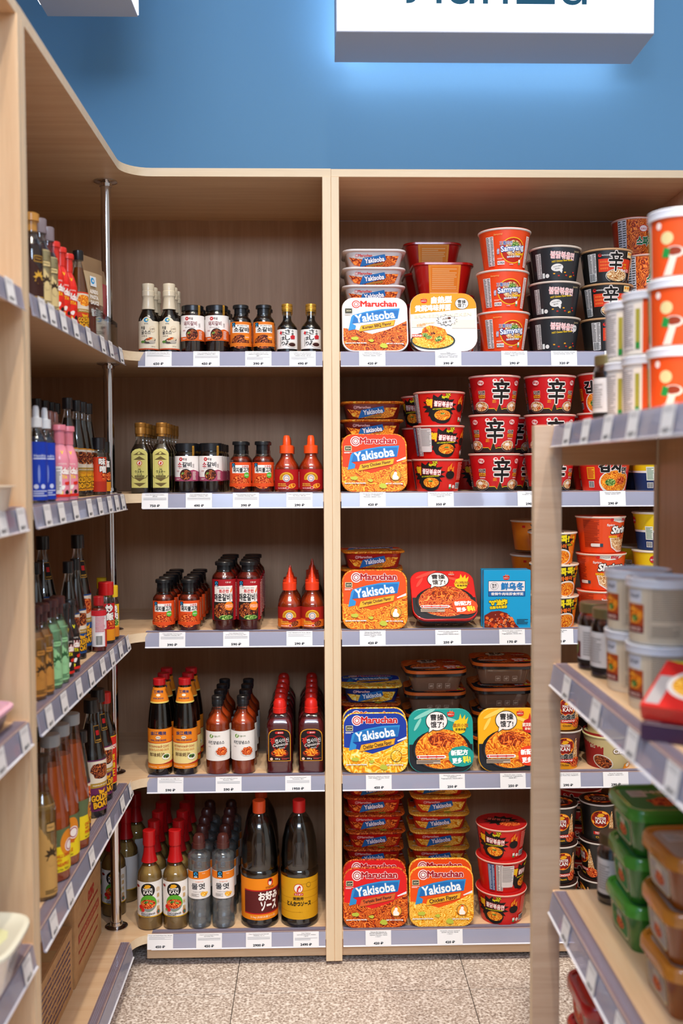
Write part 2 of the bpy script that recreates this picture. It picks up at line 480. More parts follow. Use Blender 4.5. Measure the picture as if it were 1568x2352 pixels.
# ---- near left bay
near = thing('shelving_unit', 'maple shelving bay nearest the camera at the left edge, holding a few bowls', 'shelf unit')
YN0 = .62
box('top_panel', (XLB, XL, YN0, Y1, TOP0, TOP1), W_BOARD['Y'], near, front=(0, 1, W_EDGE))
box('side_panel', (XLB, XL+.002, Y1-.020, Y1-.001, .010, TOP0), W_BOARD['Z'], near, front=(0, 1, W_EDGEZ))
box('side_panel', (XLB, XL+.002, YN0, YN0+.019, .010, TOP0), W_BOARD['Z'], near, front=(0, 1, W_EDGEZ))
box('back_panel', (XLB-.012, XLB, YN0, Y1, .03, TOP0), W_BACK, near, 0)
for z in SZ:
    s = box('shelf', (XLB, XL, YN0+.019, Y1-.020, z-TH, z), W_BOARD['Y'], near, front=(0, 1, W_EDGE))
    strip(s, YN0+.03, Y1-.024, z, 'Y')
box('plinth', (XL-.04, XL-.02, YN0+.019, Y1-.02, .014, SZ[4]-TH), W_BOARD['Y'], near)

# ---- low gondola on the right
gon = thing('shelving_unit', 'low maple gondola in the right foreground with an open end frame', 'shelf unit')
GZ = [CZ+.072, CZ-.338, CZ-.737, .105]
GYE = 1.70
box('end_post', (.3755, .4235, GYE, GYE+.02, .01, GZ[0]+.001), W_GREY, gon, front=(0, -1, W_EDGEZ))
box('end_rail', (.4235, .5865, GYE, GYE+.02, CZ+.004, GZ[0]+.0005), wood('maple_rail', ('#b88a5c', '#c4966a', '#cda278'), 'X'), gon)
GB = wood('maple_gondola_back', ('#c09468', '#cba074', '#d4ab80'), 'Z')
box('end_stile', (.5865, .600, GYE-.003, GYE+.012, .01, GZ[0]), W_EDGEZ, gon)
box('centre_panel', (.590, .606, .35, GYE-.003, .02, GZ[0]-.022), GB, gon, 0)
for i, z in enumerate(GZ):
    x1 = .60 if i == 0 else .590
    s = box('shelf', (GX0, x1, .35, GYE, z-TH, z), W_BOARD['Y'], gon, front=(0, -1, W_EDGE))
    strip(s, .36, GYE-.008, z, 'Y', -1)

# ------------------------------------------------------------------ illuminated signs
def lit(name, h, st):
    m, nt, b = newmat(name); b.inputs['Base Color'].default_value = lin('#f4f6f8')
    b.inputs['Emission Color'].default_value = lin(h); b.inputs['Emission Strength'].default_value = st
    return m
FACE = lit('lit_acrylic_face', '#f2f5ff', 1.05); LED = lit('led_tape', '#eaf4ff', 12.)
CASE = M('#b8bccb', .55)
sg = thing('lightbox_sign', 'white illuminated box sign with dark teal Cyrillic lettering above the right shelves', 'sign')
SX0, SX1, SY0, SY1, SZ0, SZ1 = .0615, .907, 2.672, 2.872, CZ+1.150, CZ+1.150+.36
box('sign_case', (SX0, SX1, SY0+.003, SY1, SZ0, SZ1), CASE, sg, .001)
box('sign_face', (SX0+.003, SX1-.003, SY0, SY0+.003, SZ0+.003, SZ1-.003), FACE, sg, 0)
a = Art(); a.text('Лапша', 0, 0, w=478, h=None, c='#1f5f78', bold=.005)
ys = [v[1] for v in text2d('Лапша', 0)[0]]; ob = a
wtx = [v[0] for v in text2d('Лапша', 0)[0]]; k = 478/(max(wtx)-min(wtx)); hh = (max(ys)-min(ys))*k/1000
TXZ = CZ+1.213+.009; TXX = XP(1138, TXZ, SY0)
tl = a.build('lettering', lambda x, y, o: (x+TXX, SY0-o-.0008, y+TXZ+hh/2), sg)
bm = bmesh.new()
for b_ in ((SX0+.02, SX1-.02, SY1+.004, SY1+.012, SZ0+.022, SZ0+.030), (SX0+.016, SX0+.024, SY1+.004, SY1+.012, SZ0+.03, SZ1-.02)):
    add_box(bm, *b_)
mesh_obj('led_strip', bm, [LED], sg)
box('mounting_bracket', (.2, .23, SY1, 2.94, SZ0+.1, SZ1-.1), CASE, sg)
box('mounting_bracket', (.73, .76, SY1, 2.94, SZ0+.1, SZ1-.1), CASE, sg)
sl = thing('lightbox_sign', 'white box sign above the left shelves, only its grey underside showing', 'sign')
LX1, LX0, LY1, LY0, LZ0 = -.441, -.672, 2.597, 1.55, CZ+1.15
box('sign_case', (LX0, LX1-.003, LY0, LY1, LZ0, LZ0+.36), CASE, sl, .001)
box('sign_face', (LX1-.003, LX1, LY0+.003, LY1-.003, LZ0+.003, LZ0+.357), FACE, sl, 0)
box('led_strip', (LX0-.012, LX0-.004, LY0+.02, LY1-.02, LZ0+.02, LZ0+.028), LED, sl, 0)
for y in (1.8, 2.3): box('mounting_bracket', (-.885, LX0, y, y+.03, LZ0+.15, LZ0+.25), CASE, sl)

# ------------------------------------------------------------------ lights: ceiling track spots, added floor-bounce spots, the shop's far lights
def spot(x, y, z, tx, ty, tz, p, col, size=75, blend=.6, r=.05):
    l = bpy.data.lights.new('track_or_fill_spot', 'SPOT'); l.energy = p; l.color = col; l.spot_size = math.radians(size); l.spot_blend = blend; l.shadow_soft_size = r
    o = bpy.data.objects.new('track_or_fill_spot', l); COL.objects.link(o); o.location = (x, y, z)
    o.rotation_euler = (Vector((tx, ty, tz))-Vector((x, y, z))).to_track_quat('-Z', 'Y').to_euler()
WARM = (1., .86, .70)
for x, tx in ((-.5, -.4), (.15, .05), (.8, .75)):
    spot(x, .45, 3.9, tx, 2.35, 0.2, 172, WARM, 54, 1.)
spot(.15, 1.7, 3.9, -.1, 1.9, .0, 60, WARM, 80, 1.)
spot(.1, .3, 3.9, .55, 1.5, .7, 60, (1., .9, .78), 60, 1.)
for sx_, sy_, se_ in ((.0, -.9, 380), (-.15, .7, 190), (1.4, .6, 190)):  # added downward spots: light bounced off the floor brightens the board undersides
    spot(sx_, sy_, 3.9, sx_+.05, sy_+.15, 0, se_, WARM, 66, 1.)
l = bpy.data.lights.new('shop_far_light', 'AREA'); l.shape = 'RECTANGLE'; l.size = 2.6; l.size_y = .7; l.energy = 112; l.color = (.62, .77, 1.)  # cool area light from across the shop
o = bpy.data.objects.new('shop_far_light', l); COL.objects.link(o); o.location = (.1, -2.2, 2.75); o.rotation_euler = (math.radians(82), 0, 0)
w = bpy.data.worlds.new('shop'); scene.world = w; w.use_nodes = True
w.node_tree.nodes['Background'].inputs[0].default_value = (1., .95, .90, 1); w.node_tree.nodes['Background'].inputs[1].default_value = .46
scene.view_settings.view_transform = 'Standard'; scene.view_settings.look = 'None'
scene.view_settings.exposure = 0.0; scene.view_settings.gamma = 1
scene.view_settings.use_curve_mapping = False
scene.cycles.max_bounces = 8; scene.cycles.transparent_max_bounces = 24
scene.cycles.caustics_reflective = False; scene.cycles.caustics_refractive = False
# ================================================================== product builders (dimensions in mm)
def mm(l): return [(a/1000, b/1000) for a, b in l]
def bprof(R, zs, zn, rn, zt, base=2.5, waist=None):
    """bottle outline: rounded base, straight wall to zs, S-shoulder to radius rn at zn, neck to zt"""
    p = [(R-base, 0), (R-base*.3, base*.4), (R, base)]
    if waist: p += waist
    p.append((R, zs))
    for i in range(1, 8):
        t = i/8; k = (1-math.cos(t*PI))/2
        p.append((R+(rn-R)*k, zs+(zn-zs)*t))
    p += [(rn, zn), (rn, zt)]
    return p
def capgeo(kind, r, z0, z1):
    h = z1-z0
    if kind == 'screw': return [(r*.97, z0), (r, z0+h*.05), (r, z1-1.2), (r-1.2, z1), (0.01, z1)]
    if kind == 'flip': return [(r*.92, z0), (r*.92, z0+h*.16), (r, z0+h*.2), (r*1.0, z0+h*.62), (r*.97, z0+h*.66), (r*1.02, z0+h*.7), (r*1.02, z1-2), (r-1, z1), (.01, z1)]
    if kind == 'jar': return [(r-.8, z0), (r, z0+.8), (r, z1-1.5), (r-1.6, z1), (r-3, z1-.4), (.01, z1-.4)]
    if kind == 'tee': return [(r*.86, z0), (r*.86, z0+h*.7), (r*1.08, z0+h*.72), (r*1.08, z1-2), (r, z1), (.01, z1)]
    if kind == 'sleeve': return [(r, z0), (r*.82, z0+h*.42), (r*.88, z0+h*.50), (r*.93, z0+h*.52), (r*.93, z0+h*.70), (r*.86, z0+h*.73), (r*.9, z1-2), (r*.85, z1), (.01, z1)]
    if kind == 'dome': return [(r*1.1, z0), (r*1.1, z0+h*.35), (r, z0+h*.38), (r, z0+h*.72), (r*.75, z0+h*.92), (r*.3, z1), (.01, z1)]
    if kind == 'squeeze': return [(r, z0), (r, z0+h*.42), (r*.55, z0+h*.46), (r*.52, z0+h*.8), (r*.40, z0+h*.97), (r*.2, z1), (.01, z1)]
    if kind == 'tip': return [(r, z0), (r, z0+h*.36), (r*.62, z0+h*.40), (r*.45, z0+h*.62), (r*.34, z0+h*.64), (r*.12, z1), (.01, z1)]
    if kind == 'cork': return [(r*.8, z0), (r*.8, z0+h*.55), (r*1.1, z0+h*.56), (r*1.1, z1-2), (r*.8, z1), (.01, z1)]
    if kind == 'shrink': return [(r*1.45, z0), (r*1.15, z0+h*.2), (r*1.05, z0+h*.32), (r*.98, z0+h*.5), (r*1.12, z0+h*.52), (r*1.15, z0+h*.62), (r*1.12, z0+h*.66), (r*1.15, z1-1.5), (r, z1), (.01, z1)]
def bottle(name, prof, fill, liq, cap, art=None, p=2, ax=1, ay=1, glass=None, extra=None, liqrough=.25, solid=False, arts=None, step=4, n=32, ribs=0, backart=None):
    """cap=(kind, r, z0, z1, colour[, material])"""
    root = thing(name)
    sec = sect(p, ax=ax, ay=ay) if (p != 2 or ax != 1 or ay != 1) else CIRC
    P = mm(prof)
    bm = bmesh.new()
    if solid:
        lathe(bm, P, sec, n); mesh_obj('bottle_body', bm, [liq if not isinstance(liq, str) else M(liq, .28, 0, .3)], root, 40)
    else:
        lathe(bm, P, sec, n); g = mesh_obj('glass_body', bm, [glass or GLASS], root, 40)
        bm = bmesh.new(); t = .0013
        q = [(max(r-t, .0005), z) for r, z in P if z*1000 < fill-1]
        q[0] = (q[0][0], .0022)
        for i in range(1, len(q)): q[i] = (q[i][0], max(q[i][1], .0022+.0002*i))
        q.append((max(prof_r(P, fill/1000)-t, .0005), fill/1000))
        lathe(bm, q, sec, n); mesh_obj('contents', bm, [M(liq, liqrough, 0, .35, .6) if isinstance(liq, str) else liq], root, 40)
    k, r, z0, z1, c = cap[:5]
    bm = bmesh.new(); cp = capgeo(k, r, z0, z1)
    lathe(bm, mm(cp), CIRC, 28 if n > 20 else n, cap1=False)
    mesh_obj('cap', bm, [c if not isinstance(c, str) else M(c, .35, 0, .2)], root, 30)
    for i, a in enumerate(([art] if art else [])+(arts or [])):
        a.build('label' if i == 0 else 'neck_label', wrap(P, sec), root, step)
    if extra: extra(root)
    return root
def band(R, y0, y1, c, half=None, side=None):
    a = Art(); W = half or PI*R*.999
    return a.rect(-W, y0, W, y1, c)
def emb(a, x, y, s):            # dark square with blue ring (maker's emblem)
    a.rect(x-s, y-s*1.3, x+s, y+s, '#16222c').ell(x, y+.1*s, s*.68, s*.68, '#2a9ad8').ell(x+.12*s, y+.1*s, s*.3, s*.36, '#16222c').rect(x-s*.6, y-s*1.15, x+s*.6, y-s*.8, '#dfe8ee')
    return a
def flower(a, x, y, r):
    for i in range(6): t = i*PI/3; a.ell(x+r*.62*math.cos(t), y+r*.62*math.sin(t), r*.36, r*.36, '#cc2222', 12, up=0 if i else 1)
    return a.ell(x, y, r*.3, r*.3, '#f4f0ee', 12)
def blob(cx, cy, rx, ry, n=26, amp=.18, seed=1, spikes=False):
    rr = random.Random(seed); o = []
    for i in range(n):
        k = (1+(amp if i % 2 else -amp)) if spikes else 1+rr.uniform(-amp, amp)
        t = 2*PI*i/n; o.append((cx+rx*k*math.cos(t), cy+ry*k*math.sin(t)))
    return o

def tint(name, tr, df, fac):
    m = bpy.data.materials.new(name); m.use_nodes = True; nt = m.node_tree; b = nt.nodes['Principled BSDF']; L = nt.links.new
    b.inputs['Base Color'].default_value = lin(df); b.inputs['Roughness'].default_value = .08; b.inputs['Coat Weight'].default_value = .6
    t = nd(nt, 'ShaderNodeBsdfTransparent'); t.inputs['Color'].default_value = lin(tr)
    mix = nd(nt, 'ShaderNodeMixShader'); mix.inputs[0].default_value = fac
    L(t.outputs[0], mix.inputs[1]); L(b.outputs[0], mix.inputs[2]); L(mix.outputs[0], nt.nodes['Material Output'].inputs[0])
    return m
P = {}
# A oyster sauce, cream sleeve cap
a = band(24.5, 8, 12, '#c8502a', 55).rect(-55, 11, 55, 78, '#ece2cb').poly([(-14+28*i/16, 78+10*math.sin(PI*i/16)) for i in range(17)]+[(14, 70), (-14, 70)], '#ece2cb')
a.ell(-2, 80, 5.5, 5.5, '#2a94c8').ell(-1, 80, 2.2, 2.6, '#ece2cb').poly([(1, 84), (5, 80), (1, 78)], '#9ac43a')
a.text('청정원', -2, 71, 9, 3, '#333333').text('해물', -10, 61, 11, 8, '#2a2624').text('굴소스', -3, 50, 23, 10, '#1d1a19').text('고소한 맛', -7, 41, 14, 3.6, '#5a5048')
a.ell(13, 58, 7, 7, '#d8b98a').ell(13, 58, 6.3, 6.3, '#ece2cb').text('100', 13, 58, 10, 5, '#6a4a2a', rot=10)
a.ell(6, 30, 15, 7, '#4e4a46', rot=15).ell(8, 32, 12, 4.5, '#d8c8a8', rot=15).ell(5, 34, 8, 3, '@bbq', rot=20).ell(-10, 27, 5, 3, '#5a8a3a').ell(12, 27, 8, 3.4, '#b8b2a8', rot=8).text('250 g', 14, 15.5, 9, 2.6, '#5a5048')
P['A'] = bottle('sauce_bottle', bprof(24.5, 80, 118, 12.5, 140), 122, '#150a08', ('sleeve', 17, 108, 171, '#d9cdb4'), a)
# B jar
def jar(fill, top, liq, bot='#d8601c', t1='돼지갈비', c2='#7a1f2a', c1=None, sub='양념', H=118, R=29, bandc=True):
    a = band(R, 30, 92, '#f2eeec', 70)
    if bot: a.poly([(-70, 30), (70, 30), (70, 47), (20, 58), (5, 55), (-8, 40), (-30, 40), (-70, 48)], bot)
    flower(a, -11, 84, 5); a.text('백설', -1, 84, 10, 6, '#4a2420')
    if c1: a.text(t1[0], -14, 71, 11, 11, c1, bold=.03).text(t1[1:], 4, 71, 22, 12, '#1c1a1c', bold=.03)
    else: a.text(t1, -3, 72, 33, 10.5, c2, bold=.02)
    a.text(sub, 20, 68, 4.5, 10, '#8a7a78').text('BEEF GALBI SAUCE', -4, 62.5, 24, 2.2, '#8a7a78')
    a.ell(1, 46, 14.5, 14, '#3a2018').ell(1, 45, 12.5, 12, '@dkm').ell(-6, 49, 4, 2.6, '@veg', rot=30).text('100%', -19, 55, 8, 3, '#b0405a')
    a.lines(18, 33, 27, 54, 6, '#f2e0d8', seed=4).lines(-24, 33, -12, 37, 2, '#f2e0d8')
    P_ = [(R-4, 0), (R-1.5, 1.5), (R-1, 4), (R-.5, 26), (R, 28), (R, 95), (R-1.5, 99), (R-3, 102), (R-3, 106)]
    def ex(root):
        if bandc:
            b = Art().rect(-3, 88, 3, 117, '#b8862c').lines(-2, 90, 2, 114, 12, '#4a3210')
            b.build('seal_tape', lambda x, y, o: ((R-.5)/1000*math.sin(x*1000/R+.72), -(R+.5)/1000*math.cos(x*1000/R+.72), y), root)
    return bottle('sauce_jar', P_, 99, liq, ('jar', R-1.5, 104, H, '#14161a'), a, extra=ex)
P['B'] = jar(99, 1, '#2a120c')
P['F'] = jar(99, 1, '#1c0e0a', '#a84a6a', '소갈비', c1='#c02438', H=124, R=29.5)
# C,G,I marinade bottles with black tee caps
def marin(R, H, fillc, bgc, big, topc, green=False, tall=False, name='marinade_bottle'):
    y0, y1 = (24, 76) if not tall else (26, 128)
    a = band(R, y0, y1, bgc, 62)
    if not tall:
        a.rect(-21, 49, 24, 69, '#f4f2ee'); emb(a, -17, 69, 5.2); a.text('청정원', -17, 64, 6, 2, '#dde')
        a.text(big, 3, 57, 36 if len(big) < 4 else 40, 11.5, '#1b1716', bold=.035)
        if green: a.text('고추장', 13, 65.5, 17, 5.4, '#c8281c', bold=.02)
        else: a.text('좋은 재료로 맛있는', 6, 66.5, 26, 2.8, '#5a4a3a')
        a.text('양념', 23, 57, 4, 9, '#5a4a3a')
        a.ell(0, 26, 23, 16, '#1c1a18').ell(0, 27, 21.5, 17, '@dkm' if not green else '@red').rect(-62, y0-8, 62, y0, bgc)
        a.ell(17, 44 if green else 38, 7, 7, '#5ab43c' if green else '#f08a1c').text('맛있게', 17, 44 if green else 38, 9, 3, '#ffffff')
        a.rect(-62, 20, 62, 24, bgc)
        a.lines(36, 30, 54, 70, 11, '#f0d0b0')
    else:
        a.rect(-24, 72, 24, 112, '#f3efe9'); emb(a, -18, 118, 6); a.text('청정원', -18, 111.5, 8, 2.6, '#dde').text('대상', 13, 121, 14, 4, '#f0e0d8')
        a.text('새우의 참맛도 맛있는', 0, 107, 30, 3, '#6a5a4a').text('화끈한', 2, 99, 24, 9, '#d02018', bold=.03).text('매운갈비', -3, 84, 40, 17, '#1b1413', bold=.035).text('양념', 22, 86, 5, 14, '#4a3a34')
        a.poly([(17, 97), (20, 104), (23, 109), (22, 100), (19, 95)], '#f07a1c')
        a.rect(-26, 27, 26, 72, '#241c18').ell(-1, 50, 24, 20, '@dkm').ell(6, 34, 17, 6, '@veg').ell(14, 62, 11, 11, '#f0811c').text('맛있다고 또', 14, 64, 17, 3.4, '#fff').text('또 맛있다고', 14, 60, 17, 3.4, '#fff')
        a.lines(34, 34, 56, 120, 22, '#e0b0a8')
    prof = bprof(R, y1+4, y1+(20 if not tall else 18), R*.66, H-22, 4) if not tall else bprof(R, y1+3, y1+22, R*.64, H-24, 4)
    return bottle(name, prof, y1+(14 if not tall else 17), fillc, ('tee', R*.70, H-31 if not tall else H-33, H, '#15171a'), a)
P['C'] = marin(26, 119, '#1a0d0a', '#e07a22', '소갈비', 0)
P['G'] = marin(26.5, 128, '#7a2410', '#e2501c', '돼지불고기', 0, True)
P['I'] = marin(30, 171, '#6a160c', '#a81420', '', 0, tall=True)
# D tamari, gold cap
a = band(25, 10, 58, '#eceae8', 60).text('さしみ', 1, 40, 11, None, '#141414', bold=.03)
a = band(25, 10, 58, '#eceae8', 60)
for i, ch in enumerate('さしみ'): a.text(ch, 2, 51-i*14, 12, 12, '#161414', bold=.03)
for i, ch in enumerate('たまり'): a.text(ch, -9, 48-i*12.5, 8, 9, '#161414', bold=.02)
for i, ch in enumerate('今撰'): a.text(ch, 14, 53-i*7, 6, 6, '#2a2624')
a.poly([(-19, 48), (-15, 54), (-12, 50), (-14, 44)], '#d01c28').poly([(8, 40), (14, 44), (21, 42), (20, 34), (10, 33)], '#c42430').ell(13, 20, 12, 7, '#d8d0c8').ell(13, 20, 9, 4.6, '#3a1410').lines(-17, 16, -14, 38, 9, '#8a8480')
P['D'] = bottle('soy_sauce_bottle', bprof(25, 60, 86, 10.5, 104), 92, '#0c0808', ('flip', 13.5, 103, 122, M('#c8973a', .3, .6, 0)), a)
# E worcester, gold cap, square
a = Art().poly([(-20, 14), (20, 14), (20, 98), (17, 104), (10, 109), (0, 111), (-10, 109), (-17, 104), (-20, 98)], '#cfc873')
for y, s in ((99, 1), (87, 1), (35, -1), (22, -1)): a.poly([(-15, y-4*s), (15, y-4*s), (0, y+5*s)] if s > 0 else [(-15, y+4), (0, y-5), (15, y+4)], '#6a5a30')
a.ell(0, 75, 6.4, 6.4, '#c42420').ell(0, 75, 5, 5, '#f0e8d8').poly([(-3, 72), (0, 79), (3, 76), (1, 71)], '#c42420').text('ユニオン', 0, 66, 11, 2.6, '#c42420')
a.text('特級', 0, 60, 7, 3.4, '#3a3220').text('ウスター', 0, 54, 22, 6.5, '#141210', bold=.03).text('ソース', 0, 47.5, 12, 4.6, '#141210', bold=.03).rect(-12, 40.5, 12, 44.5, '#4a3a1c', 2).text('ほどよい甘さ', 0, 42.5, 20, 2.6, '#cfc873')
a.poly([(-19, 44), (-15, 38), (-14, 38), (-18, 45)], '#4a3a1c').poly([(19, 44), (15, 38), (14, 38), (18, 45)], '#4a3a1c')
P['E'] = bottle('worcester_sauce_bottle', bprof(23, 100, 134, 11, 150, 2), 122, '#140a06', ('flip', 14, 141, 175, M('#b07a34', .38, .55, 0)), a, p=6, step=5)
# H sweet chilli / J sriracha
def chilli(R, H, kind, capc, liq, body, low, txt):
    a = band(R, 8, 58, body, 70).poly([(-70, 8), (70, 8), (70, 24), (-70, 30)], low)
    a.ell(0, 36, 17.5, 15, '#e0a820').rect(-18, 20, 18, 32, body)
    for i in range(11): t = PI*(i+.5)/11; a.ell(14*math.cos(t), 34+12*math.sin(t), 2.1, 2.1, '#b8791a', 10, up=0 if i else 1)
    a.ell(0, 36, 8.8, 8.8, '#f2ece4').ell(0, 36, 7.4, 7.4, '#3c4a86').ell(0, 36, 6, 6, '#e8d8d0').text('Por Kwan', 0, 36, 9, 2.6, '#b02020')
    a.text(txt[0], -12, 22, 20, 3, '#ffd84a').text(txt[1], -11, 17.5, 22, 3, '#ffd84a').text('Net Vol. 200ml', -12, 11.5, 18, 2.4, '#fff')
    a.ell(14, 17, 10, 6, '#7a3414' if kind == 'tip' else '#e8a040', rot=15).ell(14, 17, 8.6, 5, '@dkm' if kind == 'tip' else '@org', rot=15).ell(2, 12, 4.4, 3, '#f4f0e8').ell(2, 12, 3.6, 2.3, '#c8200c')
    a.rect(38, 12, 52, 52, '#efeae4').lines(40, 14, 50, 50, 14, '#6a5a54')
    b = bprof(R, 60, 95, 14.5, 102, 4)
    return bottle('chilli_sauce_bottle', b, 97, liq, (kind, 17.5, 98, H, capc), a, glass=GLASSD)
P['H'] = chilli(30, 143, 'squeeze', '#f0541c', '#d8400c', '#b01418', '#b01418', ('SWEET CHILLI SAUCE', 'FOR CHICKEN'))
P['J'] = chilli(29, 148, 'tip', '#e8401c', '#d0440c', '#a81c14', '#e8741c', ('SRIRACHA', 'CHILLI SAUCE'))
# K oyster, orange label, red cap
a = band(30, 18, 118, '#e8861c', 80).rect(-80, 30, 80, 82, '#ead890').poly([(-80, 82), (80, 82), (80, 86), (0, 83), (-80, 86)], '#c0281c')
a.text('珠江橋牌', 0, 106, 40, 9, '#22346a', bold=.03, arch=2).ell(0, 97, 6, 4, '#f0e8d0').text('PRB', 0, 97, 8, 2.6, '#22346a').text('PEARL RIVER BRIDGE', 0, 90, 40, 4, '#22346a', bold=.02)
a.text('УСТРИЧНЫЙ СОУС', 0, 75, 56, 6.6, '#b04a1c', bold=.02).text('OYSTER FLAVOURED SAUCE', 0, 66, 54, 5, '#d07a2c').text('鲜味蚝油', -4, 54, 38, 10, '#5a3212', bold=.01)
a.poly([(-80, 30), (80, 30), (80, 42), (10, 31), (-30, 31), (-80, 40)], '#b8281c').ell(20, 48, 11, 7.5, '#f2eee4').ell(20, 49, 8, 5, '@veg').ell(21, 48, 4, 3, '#3a3834').text('NET WEIGHT 510g', -16, 23, 24, 3, '#f8e8c0').text('МАССА НЕТТО: 510 г', 15, 23, 26, 3, '#f8e8c0')
nk = Art().rect(-52, 184, 52, 219, '#e8861c').rect(-52, 181, 52, 184.5, '#ead06a').text('江橋牌', 0, 208, 24, 7, '#22346a', bold=.02, arch=1.5).ell(0, 201, 5, 3.2, '#f0e8d0').text('RIVER BRIDGE', 0, 193, 26, 3.6, '#22346a', bold=.02)
kp = [(27, 0), (29.2, 1.2), (30, 4), (30, 120), (29, 135), (26.5, 158), (23, 180), (17, 212), (14.5, 222), (12, 226), (12, 232)]
P['K'] = bottle('oyster_sauce_bottle', kp, 180, '#0e0706', ('screw', 15.5, 224, 240, '#b8141c'), a, arts=[nk])
# L chicken sauce
a = band(30, 36, 110, '#edeae6', 80).ell(-14, 98, 5, 5, '#6a9a3a').poly([(-16, 95), (-14, 102), (-11, 102), (-13, 95)], '#eef4e0').text('이슬나라', 0, 98, 17, 4.6, '#7a8a5a').text('치킨양념소스', -2, 82, 42, 8.5, '#2c2422', bold=.02).text('500g', -19, 71, 7, 2.6, '#8a8480')
a.ell(13, 58, 18, 12, '#d8d2cc').poly(blob(13, 60, 14, 11, 20, .14, 3), '@red').lines(44, 46, 68, 104, 16, '#9a948e')
P['L'] = bottle('chilli_sauce_bottle', bprof(30, 125, 158, 11.5, 172), 160, '#c04416', ('flip', 14.5, 168, 194, '#17191c'), a, glass=GLASS)
# M capsaicin, square bottle
a = Art().poly([(-28, 32), (28, 32), (28, 96), (26, 104), (20, 110), (10, 113), (-10, 113), (-20, 110), (-26, 104), (-28, 96)], '#e09a1c')
a.poly([(-26.4, 33.6), (26.4, 33.6), (26.4, 96), (24, 103), (19, 108), (10, 111), (-10, 111), (-19, 108), (-24, 103), (-26.4, 96)], '#1a1212')
a.ell(0, 78, 20, 20, '#8a1010').ell(0, 78, 16, 16, '#1a1212').rect(-11, 101, 11, 107, '#c01c1c', 3).text('움트리', 2, 104, 12, 3.6, '#ffffff')
a.text('강', -17, 84, 12, 14, '#d8281c', rot=12, bold=.03).text('캡사이신', 6, 84, 34, 11, '#f2f0ee', rot=8, bold=.01).text('Capsaicin', 2, 73, 38, 9, '#e8e4e0', rot=8, shear=.3).text('SAUCE', 6, 66, 14, 3.4, '#e8e4e0', rot=6)
a.ell(0, 52, 22, 11, '#6a1808').ell(0, 54, 20, 9, '@fir').poly(blob(0, 56, 15, 8, 18, .25, 4, True), '@org').text('550 g', -5, 38, 12, 4, '#fff', bold=.03).ell(-20, 38, 3.6, 3.6, '#e8b8a0').lines(5, 36, 24, 41, 2, '#c8504a')
P['M'] = bottle('hot_sauce_bottle', [(28, 0), (31, 2), (31.5, 5), (30.5, 12), (30.5, 20), (31.5, 28), (31.5, 118), (30, 126), (24, 138), (17, 147), (13, 150), (13, 160)], 136, '#74101c', ('dome', 15.5, 150, 186, '#d8241a'), a, p=5, glass=GLASS, step=5, ax=1.06, ay=.8)
# N rice vinegar
def vin():
    a = band(31, 36, 124, '#efedea', 84).rect(-84, 34.5, 84, 37, '#e0b01c').ell(0, 103, 18, 18, '#161412').poly(blob(-1, 112, 8, 4.5, 14, .3, 5), '#e8a81c').text('MASTER', 0, 105, 24, 6, '#f4f2ee', bold=.03).text('KAN', 0, 97, 22, 8, '#f4f2ee', bold=.03)
    a.ell(1, 70, 21, 21, '#58a82e').ell(0, 64, 19, 14, '#8a8e92').ell(0, 68, 19, 12, '@red').ell(-4, 73, 6, 3, '@veg', rot=20).ell(8, 70, 5, 2, '@veg', rot=-20).ell(-18, 60, 5.5, 5.5, '#d8201c').ell(-14, 53, 6, 6, '#e0281c').ell(-20, 52, 4, 3, '@veg')
    a.text('ароматный', -6, 48.5, 22, 3, '#9a948e').text('РИСОВЫЙ', 0, 44, 34, 5, '#1c2440', bold=.03).text('УКСУС', -6, 38.8, 22, 4.4, '#1c2440', bold=.03)
    for i, ch in enumerate('白康米醋'): a.text(ch, 26, 104-i*16, 8, 11, '#c89a3a')
    a.ell(26, 46, 5, 6, '#b8601c').ell(26, 46, 3, 4, '#28706a').ell(-26, 113, 5, 3.4, '#8a2014', rot=-10).lines(44, 44, 70, 118, 22, '#8a8480')
    return bottle('rice_vinegar_bottle', bprof(31, 132, 172, 14, 176), 158, tint('pale_vinegar', '#ecd090', '#ecc070', .5), ('shrink', 14, 168, 247, '#b80e14'), a)
P['N'] = vin()
# O corn syrup, clear bottle
a = band(28.5, 78, 148, '#efecea', 70).rect(-70, 128, 70, 147, '#e8801c'); emb(a, -6, 141, 7); a.text('청정원', -6, 134.6, 8, 2.6, '#fff').text('대상', 14, 142, 8, 3, '#f8e0c0').text('요리올리고당', 3, 122, 20, 2.8, '#e0701c')
a.text('물엿', 0, 110, 34, 15, '#24201e', bold=.01).text('CORN SYRUP', 0, 96, 26, 2.4, '#8a8480').poly(blob(15, 90, 9, 6.5, 12, .2, 2), '@yel').lines(-18, 84, 2, 92, 3, '#a8a29c')
op = [(25, 0), (27.5, 1.5), (28.5, 4), (28.5, 20), (27, 30), (28.5, 40), (27, 54), (28.5, 66), (28.5, 76), (27.6, 78), (27.6, 148), (28.5, 150), (28.5, 176), (29.5, 180), (28, 186), (19, 194), (14, 198), (14, 206)]
P['O'] = bottle('syrup_bottle', op, 184, tint('corn_syrup', '#f6f8f8', '#eef0f2', .16), ('dome', 15, 200, 236, '#4c2420'), a, glass=GLASSD)
